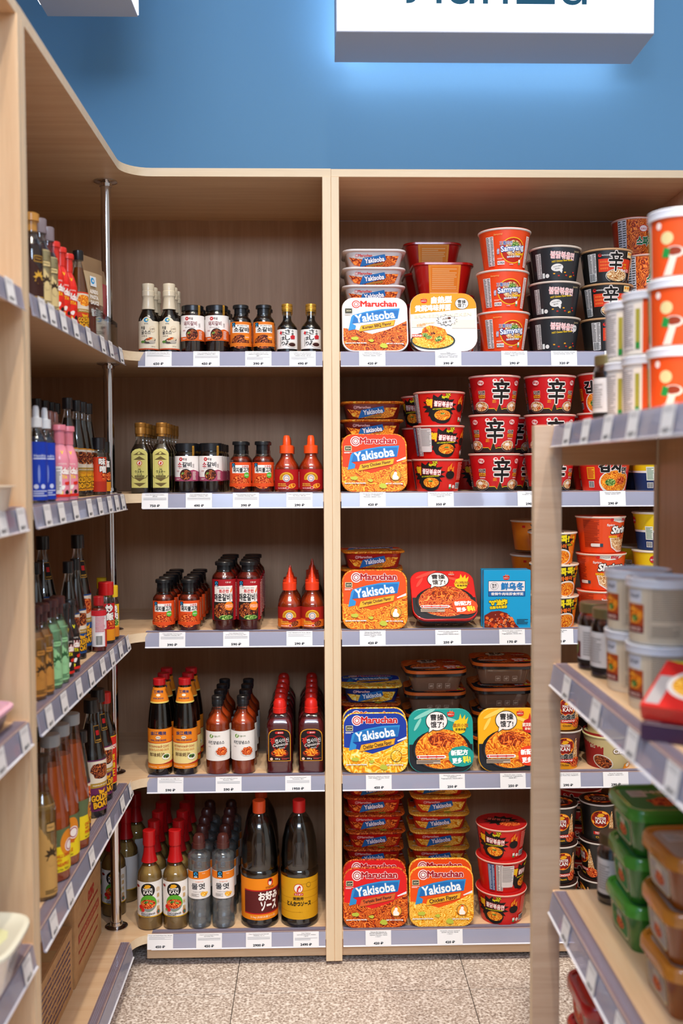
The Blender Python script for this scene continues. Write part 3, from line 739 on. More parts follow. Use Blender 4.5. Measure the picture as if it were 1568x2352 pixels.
# P, Q big sauce jugs with moulded handles
def jug(art, capc, H=314, R=48):
    prof = [(R-5, 0), (R-1.5, 2), (R, 6), (R, 14), (R-1.5, 18), (R-1, 128), (R+.5, 132), (R+.5, 140), (R-3, 146), (R-1, 152), (R-1.5, 175), (R-5, 215), (R-13, 250), (R-24, 272), (R-32, 282), (R-32, 290)]
    def ex(root):
        # hand grip panel sunk between shoulder and waist
        a = Art()
        a.poly([(-17, 158), (17, 158), (17, 220), (13, 240), (6, 250), (-6, 250), (-13, 240), (-17, 220)], M('#2c2622', .12, 0, .8))
        a.poly([(-12, 163), (12, 163), (12, 218), (9, 234), (4, 242), (-4, 242), (-9, 234), (-12, 218)], M('#14100e', .1, 0, .9))
        a.build('grip_panel', wrap(mm(prof), CIRC, base=.0006), root, 4)
        bm = bmesh.new()
        for i in range(10):
            t = i/9
        pts = [(0, R-8+26*math.sin(PI*i/12), 160+88*i/12) for i in range(13)]
        prev = None
        for i, (x, y, z) in enumerate(pts):
            ring = [bm.verts.new(((x+8*math.cos(2*PI*k/10))/1000, (y*1.0+4*math.sin(2*PI*k/10))/1000, (z+5*math.sin(2*PI*k/10)*.4)/1000)) for k in range(10)]
            if prev:
                for k in range(10): bm.faces.new((prev[k], prev[(k+1) % 10], ring[(k+1) % 10], ring[k]))
            prev = ring
        mesh_obj('handle', bm, [M('#1a1412', .12, 0, .8)], root, 60)
    return bottle('sauce_jug', prof, 262, '#0b0706', ('screw', 16.5, 283, H, capc), art, extra=ex)
a = band(47, 22, 128, '#ee8a10', 118).rect(-40, 40, 118, 96, '#5c1c1c').rect(-40, 96, 118, 99, '#c0201c').rect(-40, 37, 118, 40, '#c0201c')
a.ell(31, 117, 8, 9.5, '#c81c20').ell(30, 115, 4.6, 6.2, '#f2e8e0').ell(31, 121, 3.6, 3.2, '#1c1414').text('OTAFUKU', 30, 104, 24, 4.6, '#5c1c1c', bold=.02)
a.text('お好み', 27, 83, 54, 21, '#f6f2ee', bold=.05).text('ソース', 27, 58, 44, 22, '#f6f2ee', bold=.05).text('2.1kg (お好み焼ソース)', 12, 30, 66, 7, '#fff0c8', bold=.01)
P['P'] = jug(a, '#e8501c')
a = band(47, 22, 128, '#d8a014', 118)
for y in (40, 58, 76, 94, 112): a.rect(-118, y, 118, y+1.6, '#c08808', up=0)
a.ell(-2, 102, 12, 12, '#c42a20').ell(-2, 102, 10.4, 10.4, '#f0ece4').poly([(-7, 93), (-5, 104), (1, 110), (4, 106), (3, 96), (0, 92)], '#c42a20').poly([(-3, 94), (-1, 102), (2, 104), (2, 94)], '#f0ece4').rect(-13, 84, 10, 90, '#c42a20').text('ユニオン', -1.5, 87, 20, 4.6, '#f4efe8', bold=.03)
a.text('業務用', -3, 76, 26, 8, '#2a2010', bold=.02).text('とんかつソース', -1, 63, 62, 11, '#15110c', bold=.05).ell(24, 110, 6, 6, '#4a3a10').ell(24, 110, 5.2, 5.2, '#d8a014')
P['Q'] = jug(a, '#d81c1c')

# ------------------------------------------------------------------ cups
def cup(name, rt, rb, h, wall, art, lid='#d8d4d0', rim='#ece4dc', lidart=None, rot=0, wrapfilm=True, lidm=None):
    root = thing(name); H = h
    prof = mm([(rb-3, 1.5), (rb-2, 0), (rb, 0), (rb+.6, 3), (rt-1.5, H-6)])
    bm = bmesh.new(); lathe(bm, prof, CIRC, 44); mesh_obj('cup_wall', bm, [M(wall, .4, 0, .25)], root, 40)
    bm = bmesh.new(); lathe(bm, mm([(rt-1.5, H-6), (rt+.4, H-5.4), (rt+1.4, H-3.8), (rt+1.4, H-2), (rt, H-1.2)]), CIRC, 44, cap0=False, cap1=False); mesh_obj('rim', bm, [M(rim, .4)], root, 60)
    bm = bmesh.new(); lathe(bm, mm([(rt+.2, H-1.4), (rt+.4, H-.6), (rt-3, H-.5), (.01, H-.5)]), CIRC, 44, cap0=False); l = mesh_obj('lid', bm, [M(lid, .3, 0, .3)], root, 40)
    if lidart: lidart.build('lid_print', lambda x, y, o: (x, y, (H-.4)/1000+o), l)
    if art:
        P_ = mm([(rb, 0), (rb+.6, 3), (rt-1.5, H-6)])
        art.build('print', wrap(P_, CIRC, rref=(rt+rb)/2000, rot=rot/((rt+rb)/2)), root, 4)
    return root
def panel(a, x0, y0, x1, y1, bg='#e8e4e0', fg='#4a4644', n=18):
    a.rect(x0, y0, x1, y1, bg)
    a.lines(x0+1, y0+1, (x0+x1)/2-.5, y1-1, n, fg, .45, 5); a.lines((x0+x1)/2+2, y0+1, x1-1, y1-1, n, fg, .45, 9)
    return a
def bowlpic(a, x, y, r, food='@red', rim='#1a1614', ry=.62):
    return a.ell(x, y, r, r*ry, rim).ell(x, y-r*.22, r*.9, r*ry*.95, rim).ell(x, y+r*.05, r*.88, r*ry*.84, food)
a = Art(); a.ell(10, 46, 32, 31, '#f6c81c').ell(10, 46, 30, 29, '#b8240e').ell(12, 50, 22, 20, '@ram').ell(14, 58, 10, 8, '@veg')
a.text('三養라면', -9, 63, 30, 9, '#1d4f9c', bold=.02, out='#f6f2ee', ow=.05)
a.text('Samyang', 9, 50, 60, 17, '#f8f6f4', rot=7, bold=.03, out='#1d4f9c', ow=.10).text('Ramen', 28, 38, 22, 6.5, '#f8c81c', rot=7, bold=.04).text('SINCE 1963', 12, 31, 36, 4, '#f8f6f4', rot=5, bold=.03, out='#4a78b8', ow=.05)
a.text('삼양', -28, 44, 6, 12, '#f4f4f8', bold=.03, out='#1d4f9c', ow=.1).text('Samyang', -27, 84, 20, 5, '#e8b060', rot=3, shear=.3).rect(-31, 12, -12, 21, '#f4f0ee').text('KOREA', -21, 16.5, 17, 5, '#20223a', bold=.03).lines(-31, 24, -14, 28, 2, '#f8d8c8').rect(26, 12, 32, 24, '#f0f4ee').rect(26, 12, 32, 17, '#4a9a5a').rect(0, 11, 12, 14, '#d82a20').text('RAMEN', 6, 12.5, 10, 2, '#fff')
panel(a, -58, 10, -38, 80, '#ded4d4').rect(44, 8, 56, 82, '#efe8e4').lines(46, 10, 54, 80, 22, '#b06050')
P['T'] = cup('noodle_cup', 65, 49, 100.5, '#ee4810', a, '#e8501c')
def blk(extra):
    a = Art(); a.text('불닭볶음면', 4, 61, 60, 16, '#f4f0ee', rot=-4, bold=.015, out=[('#f4f0ee', .10), ('#d8202c', .065)], shear=-.05)
    a.text('HOT Chicken Flavor Ramen', 3, 48.5, 52, 4.4, '#f0c81c', rot=6, bold=.03).text('Samyang', 42, 72, 18, 5, '#c8b488', rot=6, shear=.3)
    if extra == 0: a.ell(-10, 32, 15, 9, '#e6e2de', rot=5).poly([(-6, 26), (2, 18), (4, 27)], '#e6e2de').text('나나나나 맛있게', -10, 35, 20, 3.2, '#2a2826', rot=10).text('후다닥~', -9, 29.5, 13, 3.2, '#2a2826', rot=10)
    else: a.ell(38, 58, 8, 8, '#e6e2de').poly([(34, 52), (33, 46), (39, 51)], '#e6e2de').text('맛있게', 38, 59, 10, 3, '#2a2826')
    for i, (x, y) in enumerate(((-20, 16), (-8, 11), (12, 12), (24, 9), (38, 14), (34, 20), (8, 19))): a.rect(x, y, x+5, y+3, '#d03024' if i % 3 else '#e8a01c', up=0 if i else 1)
    a.text('매운', 30, 12, 8, 4, '#f0c81c')
    panel(a, -66, 8, -50, 68, '#c8c4c2').rect(-48, 8, -42, 20, '#e8ece8').ell(-35, 13, 5, 5, '#e6e2dc')
    return a
P['U0'] = cup('noodle_cup', 64, 51, 86.5, '#24262a', blk(0), '#1c1c1e', '#e8d8c8')
P['U1'] = cup('noodle_cup', 64, 51, 86.5, '#24262a', blk(1), '#1c1c1e', '#e8d8c8')
def shin(a, cx, cy, s, out='#f4e8e0'): return a.text('辛', cx, cy, s*.74, s, '#17120f', bold=.03, out=out, ow=.05)
a = Art().rect(-34, 27, 58, 58, '#e03a18'); panel(a, -62, 6, -40, 72, '#d4d0ce').bars(-60, 6, -44, 24)
for i in range(12): a.rect(-30+(i % 4)*5, 32+(i//4)*8, -26+(i % 4)*5, 37+(i//4)*8, '#ea6a2c', up=0 if i else 1)
a.ell(14, 17, 31, 17, '#c8c0b8').ell(14, 16, 29, 15, '#2a2420').ell(14, 18, 28, 14, '@ram').rect(-62, -1, 62, 4, '#1f1c1a')
shin(a, 8, 52, 46); a.text('라면', 33, 44, 9, 5, '#f0b81c', bold=.03).text('SHIN', 34, 37, 10, 4.4, '#e8a020', bold=.04).text('BLACK', 36, 30.5, 26, 6, '#f4f2f0', bold=.02).ell(-30, 66, 4, 4, '#d8201c').ell(-29.4, 67.4, 2, 1.4, '#1f1c1a').text('NONGSHIM', -15, 66, 20, 3.4, '#e8e4e0').rect(38, 62, 56, 76, '#f0d8a0').rect(40, 68, 46, 74, '#e8901c').rect(48, 68, 54, 74, '#e8901c')
a.rect(56, 10, 66, 64, '#e8841c').lines(57, 12, 65, 62, 12, '#f8e8d0')
P['V'] = cup('noodle_cup', 64, 51, 84, '#1f1c1a', a, '#2a2624', '#d8a878')
def bul2(rot=0, lab=0):
    a = Art(); a.poly(blob(-6, 44, 40, 27, 30, .16, 6, True), '#1c1816').poly(blob(-4, 22, 28, 18, 24, .12, 6), '#1c1816')
    a.text('핵', -32, 53, 15, 19, '#f6c81c', rot=-6, bold=.05, out='#b8141c', ow=.11).text('불닭볶음면', 4, 50, 46, 13, '#f6e8e4', rot=-5, bold=.04, out='#c8202c', ow=.10)
    a.text('HOT CHICKEN FLAVOR RAMEN', 0, 39, 46, 3.4, '#e8e01c', rot=3, bold=.03); bowlpic(a, 2, 22, 24, '@org'); a.ell(2, 27, 6, 2, '@veg')
    a.text('2X', 14, 73, 11, 6, '#f0e01c', rot=8, bold=.04, out='#2a1c10', ow=.1).text('Spicy', 8, 67, 17, 7, '#f0e01c', rot=5, bold=.05, out='#2a1c10', ow=.1)
    for x, y, s in ((46, 58, 7), (52, 64, 8), (58, 57, 7)): a.poly([(x-3, y-s), (x+3, y-s), (x+2, y), (x+3, y+s), (x-2, y+2)], '#f08a1c', up=0 if x > 50 else 1)
    a.ell(52, 42, 12, 10, '#1c1412')
    a.rect(50, 8, 57, 19, '#e8ece4').rect(50, 8, 57, 12, '#3c9a54').ell(64, 13, 4.4, 4.4, '#f0e0d4').bars(72, 9, 90, 22).lines(72, 30, 92, 74, 12, '#f08878')
    panel(a, -78, 6, -62, 76, '#d8d0ce'); panel(a, -98, 6, -82, 76, '#3c5a88', '#c8d4e4')
    if lab: a.rect(-66, 16, -36, 74, '#ddd6d4', 3).lines(-64, 30, -38, 72, 14, '#8a8480')
    la = Art(); la.ell(0, 0, 60, 60, '#b0181c').poly(blob(0, 5, 40, 30, 24, .2, 8, True), '#1a1412').ell(20, -18, 26, 17, '@red').text('불닭볶음면', -6, 12, 56, 16, '#d86a5a', rot=-14, bold=.03, out='#6a0c10', ow=.06)
    return cup('noodle_cup', 64, 51, 83, '#d8180f', a, '#c01814', '#f0b8a8', la, rot)
P['R0'] = bul2(0); P['R1'] = bul2(12, 1); P['R2'] = bul2(-26); P['R3'] = bul2(66, 1)
def shinbig(rot=0):
    a = Art(); a.poly([(-200, 0), (200, 0), (200, 12), (30, 12), (14, 16), (6, 12), (0, 30), (-8, 8), (-14, 14), (-30, 12), (-200, 12)], '#2a2420')
    z = [(-30, 12), (-14, 12), (-8, 6), (0, 28), (6, 10), (14, 12), (30, 12)]
    for (x0, y0), (x1, y1) in zip(z, z[1:]): a.poly([(x0, y0), (x0, y0+1.4), (x1, y1+1.4), (x1, y1)], '#f0c81c', up=0 if x0 > -30 else 1)
    shin(a, 4, 54, 58)
    for x, d in ((46, 1), (-46, -1), (-118, 1)):
        a.text('라면', x, 52, 17, 9, '#17120f', bold=.04, out='#f4e0d0', ow=.08).rect(x-9, 39, x+9, 46, '#e8b81c').text('SHIN', x, 42.5, 15, 5, '#a8141c', bold=.04).text('NOODLE', x, 35, 15, 3, '#f4e8e0', bold=.03).ell(x-4, 17, 21, 14, '#c8c0b8').ell(x-4, 16, 19.6, 12.6, '#2a2420').ell(x-4, 18, 18.6, 11.6, '@ram').ell(x-8, 21, 7, 4, '#f4ece0').ell(x+4, 14, 4, 3, '@red')
        a.ell(x, 76, 8, 6, '#f0d8d0').text('Big', x, 76, 12, 7, '#c8202c', bold=.03, shear=.2)
    a.ell(-13, 80, 5, 5, '#f4e4dc').ell(-12.4, 81.4, 2.6, 2, '#d8181c').text('NONGSHIM', 8, 80, 26, 4, '#7a1410').text('HOT', -14, 32, 8, 3, '#f0c81c').text('SPICY', -14, 28, 9, 3, '#f0c81c')
    a.bars(-100, 12, -88, 22).lines(-104, 28, -84, 70, 14, '#f08070')
    return cup('noodle_cup', 64, 49, 96, '#d0141a', a, '#b81418', '#f0d0c0', None, rot)
P['S0'] = shinbig(0); P['S1'] = shinbig(4); P['S2'] = shinbig(-14)
a = Art(); a.ell(16, 22, 46, 32, '#ece6de').ell(16, 24, 42, 28, '@org').ell(0, 22, 14, 9, '@veg').ell(30, 26, 14, 10, '@red').text('김치', -2, 62, 52, 28, '#17110f', bold=.06, out='#f8f0e8', ow=.05).text('면', 36, 52, 15, 15, '#17110f', bold=.04, out='#f8f0e8', ow=.06)
a.rect(-62, 30, -40, 60, '#f0b01c').lines(-60, 32, -42, 58, 8, '#d0301c', .6).bars(-58, 10, -44, 24).text('Kimchi Ramen', 20, 84, 44, 5, '#f0d01c', bold=.03)
P['X'] = cup('noodle_cup', 68, 52, 98, '#dc2418', a, '#b81c18', '#f0d0c0')
def jin(rot=0):
    a = Art(); a.poly([(-200, 0), (200, 0), (200, 44), (60, 40), (20, 52), (-30, 44), (-200, 46)], '#1c3468').poly([(-200, 46), (-30, 44), (20, 52), (60, 40), (200, 44), (200, 50), (60, 46), (20, 58), (-30, 50), (-200, 50)], '#eef0f4')
    a.ell(-10, 22, 27, 22, '#e0dcd6').ell(-10, 21, 24, 19, '#2a1c18').ell(-10, 23, 23, 18, '@ram').ell(-12, 27, 9, 5, '@dkm').text('진', -2, 68, 34, 30, '#1c3468', bold=.06, out='#f6f4f0', ow=.05).ell(-38, 74, 9, 9, '#c8242c').text('오뚜기', -38, 73, 14, 5, '#fff', bold=.03)
    a.rect(-80, 26, -60, 60, '#e8eee4').lines(-78, 28, -62, 58, 10, '#3c7a4c').bars(-78, 8, -64, 20).ell(-118, 74, 9, 9, '#c8242c').text('오뚜기', -118, 73, 14, 5, '#fff', bold=.03)
    return cup('noodle_cup', 64, 49, 96, '#f2d018', a, '#e8dcc8', '#f2ecdc', None, rot)
P['JN'] = jin(0); P['JB'] = jin(90)
def shrimp(rot=0):
    a = Art(); a.poly([(-32, 92), (-22, 82), (0, 76), (24, 78), (40, 86), (44, 92)], '#ece6dc').ell(-22, 84, 4.4, 4.4, '#d8201c').text('NONGSHIM', -6, 83, 22, 3.6, '#5a5450').text('Big', 18, 83, 20, 9, '#c8202c', bold=.04, shear=.2)
    a.text('Spicy', -24, 70, 20, 7, '#f6f2ee', bold=.03).text('Shrimp', 12, 57, 66, 22, '#f8f6f2', rot=3, bold=.05, shear=.25, out='#1c1814', ow=.10).text('NOODLE', -16, 41, 24, 5.4, '#f6d01c', bold=.05)
    a.poly([(-26, 38), (-20, 14), (0, 2), (60, 2), (60, 30), (30, 36)], '#ece6de').poly([(-23, 36), (-17, 16), (0, 6), (56, 6), (56, 34), (20, 42)], '@ram').ell(20, 42, 15, 8, '@red', rot=20)
    a.lines(-92, 14, -52, 84, 26, '#8a2410').rect(-74, 16, -42, 24, '#e8e2dc', 3).rect(-50, 16, -42, 24, '#2a4a58')
    return cup('noodle_cup', 62, 49, 93, '#ea4a14', a, '#d8401c', '#f0dccc', None, rot)
P['SH0'] = shrimp(0); P['SH1'] = shrimp(34); P['SH2'] = shrimp(10)
a = Art(); a.poly(blob(6, 54, 36, 24, 22, .2, 9, True), '#1c1814').text('콕콕!', 8, 62, 44, 18, '#f4e01c', rot=4, bold=.05).text('라볶이', 6, 44, 34, 11, '#f0701c', rot=4, bold=.05).text('치즈볶이', 34, 48, 16, 6, '#f4e01c', bold=.02)
a.ell(10, 18, 32, 20, '#e8e4de').ell(10, 17, 28, 17, '@org')
for x, y in ((40, 76), (46, 66), (48, 56)): a.poly(blob(x, y, 4, 4, 10, .4, 1, True), '#f4d81c', up=0 if x > 40 else 1)
a.lines(56, 10, 66, 60, 14, '#5a2408').rect(-50, 60, -42, 66, '#d8201c')
P['KK'] = cup('noodle_cup', 61, 49, 80, '#f0821a', a, '#e8c8b0', '#f4ece0')
# flame cups and tan cup
def flame(wall, zh, name2, bg2, lidf=True, rot=0):
    a = Art()
    if bg2: a.poly([(-60, 0), (-20, 22), (20, 12), (60, 0)], bg2)
    a.ell(-2, 60, 24, 23, '#f0901c').ell(-2, 60, 22, 21, '@fir').ell(-2, 60, 18, 17, '#8a140c').poly(blob(-2, 70, 8, 4.5, 14, .3, 5), '#e8a81c').text('MASTER', -2, 62, 26, 7, '#f6f2ee', bold=.03).text('KAN', -2, 53, 24, 9, '#f6f2ee', bold=.03)
    a.poly([(24, 80), (27, 80), (40, 20), (30, 10), (18, 16)], '@ram').ell(30, 18, 18, 13, '@red')
    if zh: a.text(zh, 0, 34, 40, 14, '#16120f', bold=.04, out='#f4f0ea', ow=.06)
    a.rect(-20, 19, 24, 27, '#d0281c').text(name2, 2, 23, 36, 5.4, '#f4f0ea', bold=.03, shear=.1).text('Chicken' if zh else 'Classic', -2, 12, 24, 5, '#2a1c10' if zh else '#f0b81c', bold=.02)
    a.rect(-70, 8, -58, 74, '#e8a81c').lines(-69, 10, -59, 72, 18, '#3a2c18').rect(-86, 8, -74, 74, '#d8981c').bars(-84, 54, -76, 70)
    la = Art().ell(0, 0, 46, 46, '#2a1410').ell(0, 0, 38, 34, '@fir').ell(0, 0, 26, 22, '#3a1010').text('MASTER', 0, 6, 34, 9, '#c8a090', bold=.03).text('KAN', 0, -7, 30, 10, '#c8a090', bold=.03)
    return cup('noodle_cup', 50, 39, 100, wall, a, '#2a1814', '#d8d0c8', la, rot)
P['MK'] = flame('#5a3434', '大盘鸡', 'DAPANJI', '#f0a01c'); P['MB'] = flame('#181514', '', 'TONGHUA', None); P['MR'] = flame('#181514', '', 'TONGHUA', None, rot=-64)
a = Art(); a.poly([(-200, 0), (-30, 0), (-36, 40), (-34, 90), (-200, 90)], '#982420').ell(-38, 18, 28, 18, '#d8d0c4', rot=-18).ell(-38, 18, 25, 15, '@dkm', rot=-18).ell(2, 62, 5, 5, '#d8201c').text('NONGSHIM', 18, 61, 22, 4, '#8a2018').text('Chapagetti', 24, 46, 70, 15, '#f4eee8', bold=.05, out='#5a1c14', ow=.09).text('BIG', -64, 56, 14, 8, '#d8c0a8', bold=.03)
a.poly([(20, 0), (24, 12), (48, 14), (56, 0)], '#e8921c').rect(58, 8, 72, 20, '#e8dcc8').ell(38, 8, 9, 5, '#ece6da')
P['CH'] = cup('noodle_cup', 64, 52, 84, '#c8b884', a, '#d8d49c', '#d8d49c'); P['CB'] = cup('noodle_cup', 62, 50, 84, '#c8b884', Art().bars(-30, 20, -4, 50), '#d8d49c', '#d8d49c')
# ------------------------------------------------------------------ film-lidded trays
def rrect(w, d, r, n=6):
    o = []
    for cx, cy, a in ((w/2-r, -d/2+r, -90), (w/2-r, d/2-r, 0), (-w/2+r, d/2-r, 90), (-w/2+r, -d/2+r, 180)):
        for i in range(n+1):
            t = math.radians(a+90*i/n); o.append((cx+r*math.cos(t), cy+r*math.sin(t)))
    return o
def loft(bm, secs, mi=0, mis=None, cap0=True, cap1=True):
    rings = [[bm.verts.new((x, y, z)) for x, y in pts] for pts, z in secs]; n = len(rings[0])
    for k in range(len(rings)-1):
        for i in range(n):
            j = (i+1) % n; f = bm.faces.new((rings[k][i], rings[k][j], rings[k+1][j], rings[k+1][i])); f.material_index = mis[k] if mis else mi
    if cap0: bm.faces.new(rings[0][::-1])
    if cap1: bm.faces.new(rings[-1])
def mar(a, cx, cy, w, c='#c01c20', glow='#f6ecec', face=True):
    a.ell(cx-w*.41, cy-w*.01, w*.115, w*.115, glow)
    a.ell(cx-w*.41, cy-w*.01, w*.095, w*.095, c).ell(cx-w*.41, cy-w*.01, w*.073, w*.073, glow).ell(cx-w*.41, cy-w*.01, w*.052, w*.052, c).ell(cx-w*.41, cy-w*.01, w*.036, w*.036, glow)
    return a.text('Maruchan', cx+w*.09, cy, w*.8, w*.135, c, bold=.045, out=glow if glow else None, ow=.06)
def banner(a, cx, cy, k, flavor, ribc='#f8ae28', ribt='#181410'):
    a.poly([(cx+x*k, cy+y*k) for x, y in ((-66, -34), (-48, -30), (-46, -20), (-56, -14), (60, 0), (66, 29), (20, 27), (-20, 20), (-54, 10), (-58, 4))], '#2a8cd0')
    a.poly([(cx+x*k, cy+y*k) for x, y in ((-56, -14), (60, 1), (62, 24), (10, 22), (-30, 14), (-50, 7))], '#1a6cb8')
    a.text('Yakisoba', cx+2*k, cy+6*k, 100*k, 22*k, '#f6f8fc', rot=8, bold=.03, out=[('#4aa8e8', .085), ('#16388a', .055)])
    a.poly([(cx+x*k, cy+y*k) for x, y in ((-40, -38), (50, -20), (54, -4), (-34, -20))], '#b8701c')
    a.poly([(cx+x*k, cy+y*k) for x, y in ((-39, -36.6), (49, -19), (52, -6), (-34, -21))], ribc)
    a.text(flavor, cx+7*k, cy-20.6*k, 74*k, 10*k, ribt, rot=10, bold=.035)
    return a
def yak(bg, food, flavor, sidebg, mc='#c01c20', ribc='#f8ae28', ribt='#181410', pic='chicken', W=164, D=150, white=False):
    """tray lying on its base, lid up; standing copies are tipped onto the front edge"""
    root = thing('noodle_tray'); H = 46; w, d, h = W/1000, D/1000, H/1000
    bm = bmesh.new(); loft(bm, [(rrect(w*.76, d*.74, .016), 0), (rrect(w*.80, d*.78, .02), .004), (rrect(w*.90, d*.88, .026), h-.006)], cap1=False)
    mesh_obj('tray', bm, [M(sidebg, .32, 0, .35)], root, 40)
    bm = bmesh.new(); loft(bm, [(rrect(w*.91, d*.89, .026), h-.007), (rrect(w*.985, d*.985, .028), h-.005), (rrect(w, d, .03), h-.003), (rrect(w*.99, d*.99, .03), h-.0006), (rrect(w*.965, d*.965, .028), h)])
    mesh_obj('film_lid', bm, [GM(food if not white else '#f2f0f0')], root, 40)
    a = Art(); hw, hd = W*.48, D*.48
    a.poly([(x*1000, y*1000) for x, y in rrect(w*.962, d*.962, .028)], bg)
    pts = [(-hw+.3, 4-18)]+[(-hw+1+(2*hw-2)*i/12, -30+14*abs(i/12-.42)**1.5*4) for i in range(13)]
    rr_ = [(x*1000, y*1000) for x, y in rrect(w*.962, d*.962, .028)]
    low = [p for p in rr_ if p[1] < -D*.25]
    curve = [(-hw, -D*.07), (-hw*.6, -D*.10), (-hw*.1, -D*.18), (hw*.4, -D*.10), (hw, D*.06)]
    lowL = sorted([p for p in low if p[0] < 0], key=lambda p: -p[1]); lowR = sorted([p for p in low if p[0] >= 0], key=lambda p: p[1])
    a.poly(curve[::-1]+lowL+lowR, food)
    if bg != '#f2f0f0': a.poly([(hw, D*.06), (hw*.72, D*.015), (hw*.70, D*.03), (hw, D*.10)], '#e8ecf0', up=0)
    mar(a, 0, D*.375, 112, mc)
    banner(a, -2, D*.10, .98, flavor, ribc, ribt)
    a.rect(-74, 30, -56, 43, '#d8d4a8' if not white else '#5a6050', 1).rect(-72.5, 31.5, -57.5, 41.5, '#1c1c18').text('2024', -65, 36.5, 12, 5, '#e8e4c0').lines(-75, 23, -55, 28, 2, '#f4f0ee' if not white else '#8a8a8a')
    if pic:
        a.ell(52, -33, 14, 14, '#1c1614').ell(52, -33, 13, 13, '#f0a030' if pic != 'cheese' else '@che')
        if pic == 'chicken': a.poly([(45, -44), (44, -36), (49, -26), (52, -23), (56, -27), (55, -33), (60, -38), (58, -44)], '#f6f2ec').poly([(49, -24), (50, -20), (52, -22), (54, -19), (55, -24)], '#d8281c').poly([(48, -28), (44, -30), (48, -31)], '#e8a01c')
    for x, y, s in ((-50, -40, 9), (-10, -46, 7), (20, -60, 10)): a.poly(blob(x, y, s, s*.6, 10, .25, int(x+60)), '#b8c040', up=0 if x > -50 else 1)
    a.text('Japanese Home Style Noodles', -48, -53, 52, 4, '#f8f4f0', bold=.05, out='#4a2010', ow=.06).text('NET WT. 4 OZ (113.4g)', 48, -55, 42, 4, '#f8f4f0', bold=.05, out='#4a2010', ow=.06)
    a.build('lid_print', lambda x, y, o: (x, y, h+.00015+o), root)
    b = Art(); b.poly([(-52, 8), (-66, 26), (-20, 20), (10, 30), (62, 30), (52, 8), (30, 3), (-30, 3)], food)
    if white: pass
    mar(b, -28, 31, 44, '#c01c20' if white else '#e8b0a8', None if False else (sidebg if not white else '#e4e0e0'))
    b.poly([(-38, 2), (-30, 24), (26, 34), (30, 20), (-22, 6)], '#1f6cb4').text('Yakisoba', 0, 20, 50, 11.5, '#f4f6fa', rot=7, bold=.04, out='#16388a', ow=.08).poly([(-18, 7), (22, 14), (21, 8.5), (-17, 2)], '#a8742c')
    dd = d/2
    b.build('side_print', lambda x, y, o: (x, -(dd*.79+(dd*.88-dd*.79)*(y-.004)/(h-.01))-.0007-o, y), root)
    return root
P['Y1'] = yak('#f2f0f0', '@bbq', 'Korean BBQ Flavor', '#dedada', white=True, pic=None, mc='#d8201c')
P['Y2'] = yak('#dc3a10', '@org', 'Spicy Chicken Flavor', '#7a1812', mc='#b01820')
P['Y3'] = yak('#ea4c08', '@org', 'Teriyaki Chicken Flavor', '#b01c18', mc='#a01820')
P['Y4'] = yak('#1438a0', '@che', 'Cheddar Cheese Flavor', '#142c70', pic='cheese')
P['Y5'] = yak('#dc1a1c', '@bbq', 'Teriyaki Beef Flavor', '#c81414', mc='#a81820', ribc='#d8602c')
P['Y6'] = yak('#ea5008', '@yel', 'Chicken Flavor', '#d02414', mc='#a01820')
# sleeved trays with Chinese lettering
def speech(a, x, y, r, t1='曹操', t2='饿了!'):
    a.ell(x, y, r*1.12, r*.98, '#1c1614').ell(x, y, r*1.05, r*.91, '#f2ecea').poly([(x-r*.75, y-r*.6), (x-r*.9, y-r*1.25), (x-r*.3, y-r*.86)], '#1c1614').poly([(x-r*.7, y-r*.55), (x-r*.82, y-r*1.12), (x-r*.33, y-r*.8)], '#f2ecea')
    return a.text(t1, x+r*.05, y+r*.38, r*1.35, r*.6, '#1a1412', bold=.03).text(t2, x+r*.05, y-r*.34, r*1.3, r*.58, '#1a1412', bold=.03)
def lotus(a, x, y, s): return a.ell(x, y, s, s*.62, '#d8281c').rect(x-s, y, x+s, y+s*.7, '#d8281c', up=0).poly([(x-s*.5, y+s*.5), (x-s*.2, y+s*1.3), (x+s*.1, y+s*.7), (x+s*.5, y+s*1.2), (x+s*.6, y+s*.4)], '#e86a3c').text('自嗨卫士', x, y+.1*s, s*1.6, s*.4, '#f8f0e8')
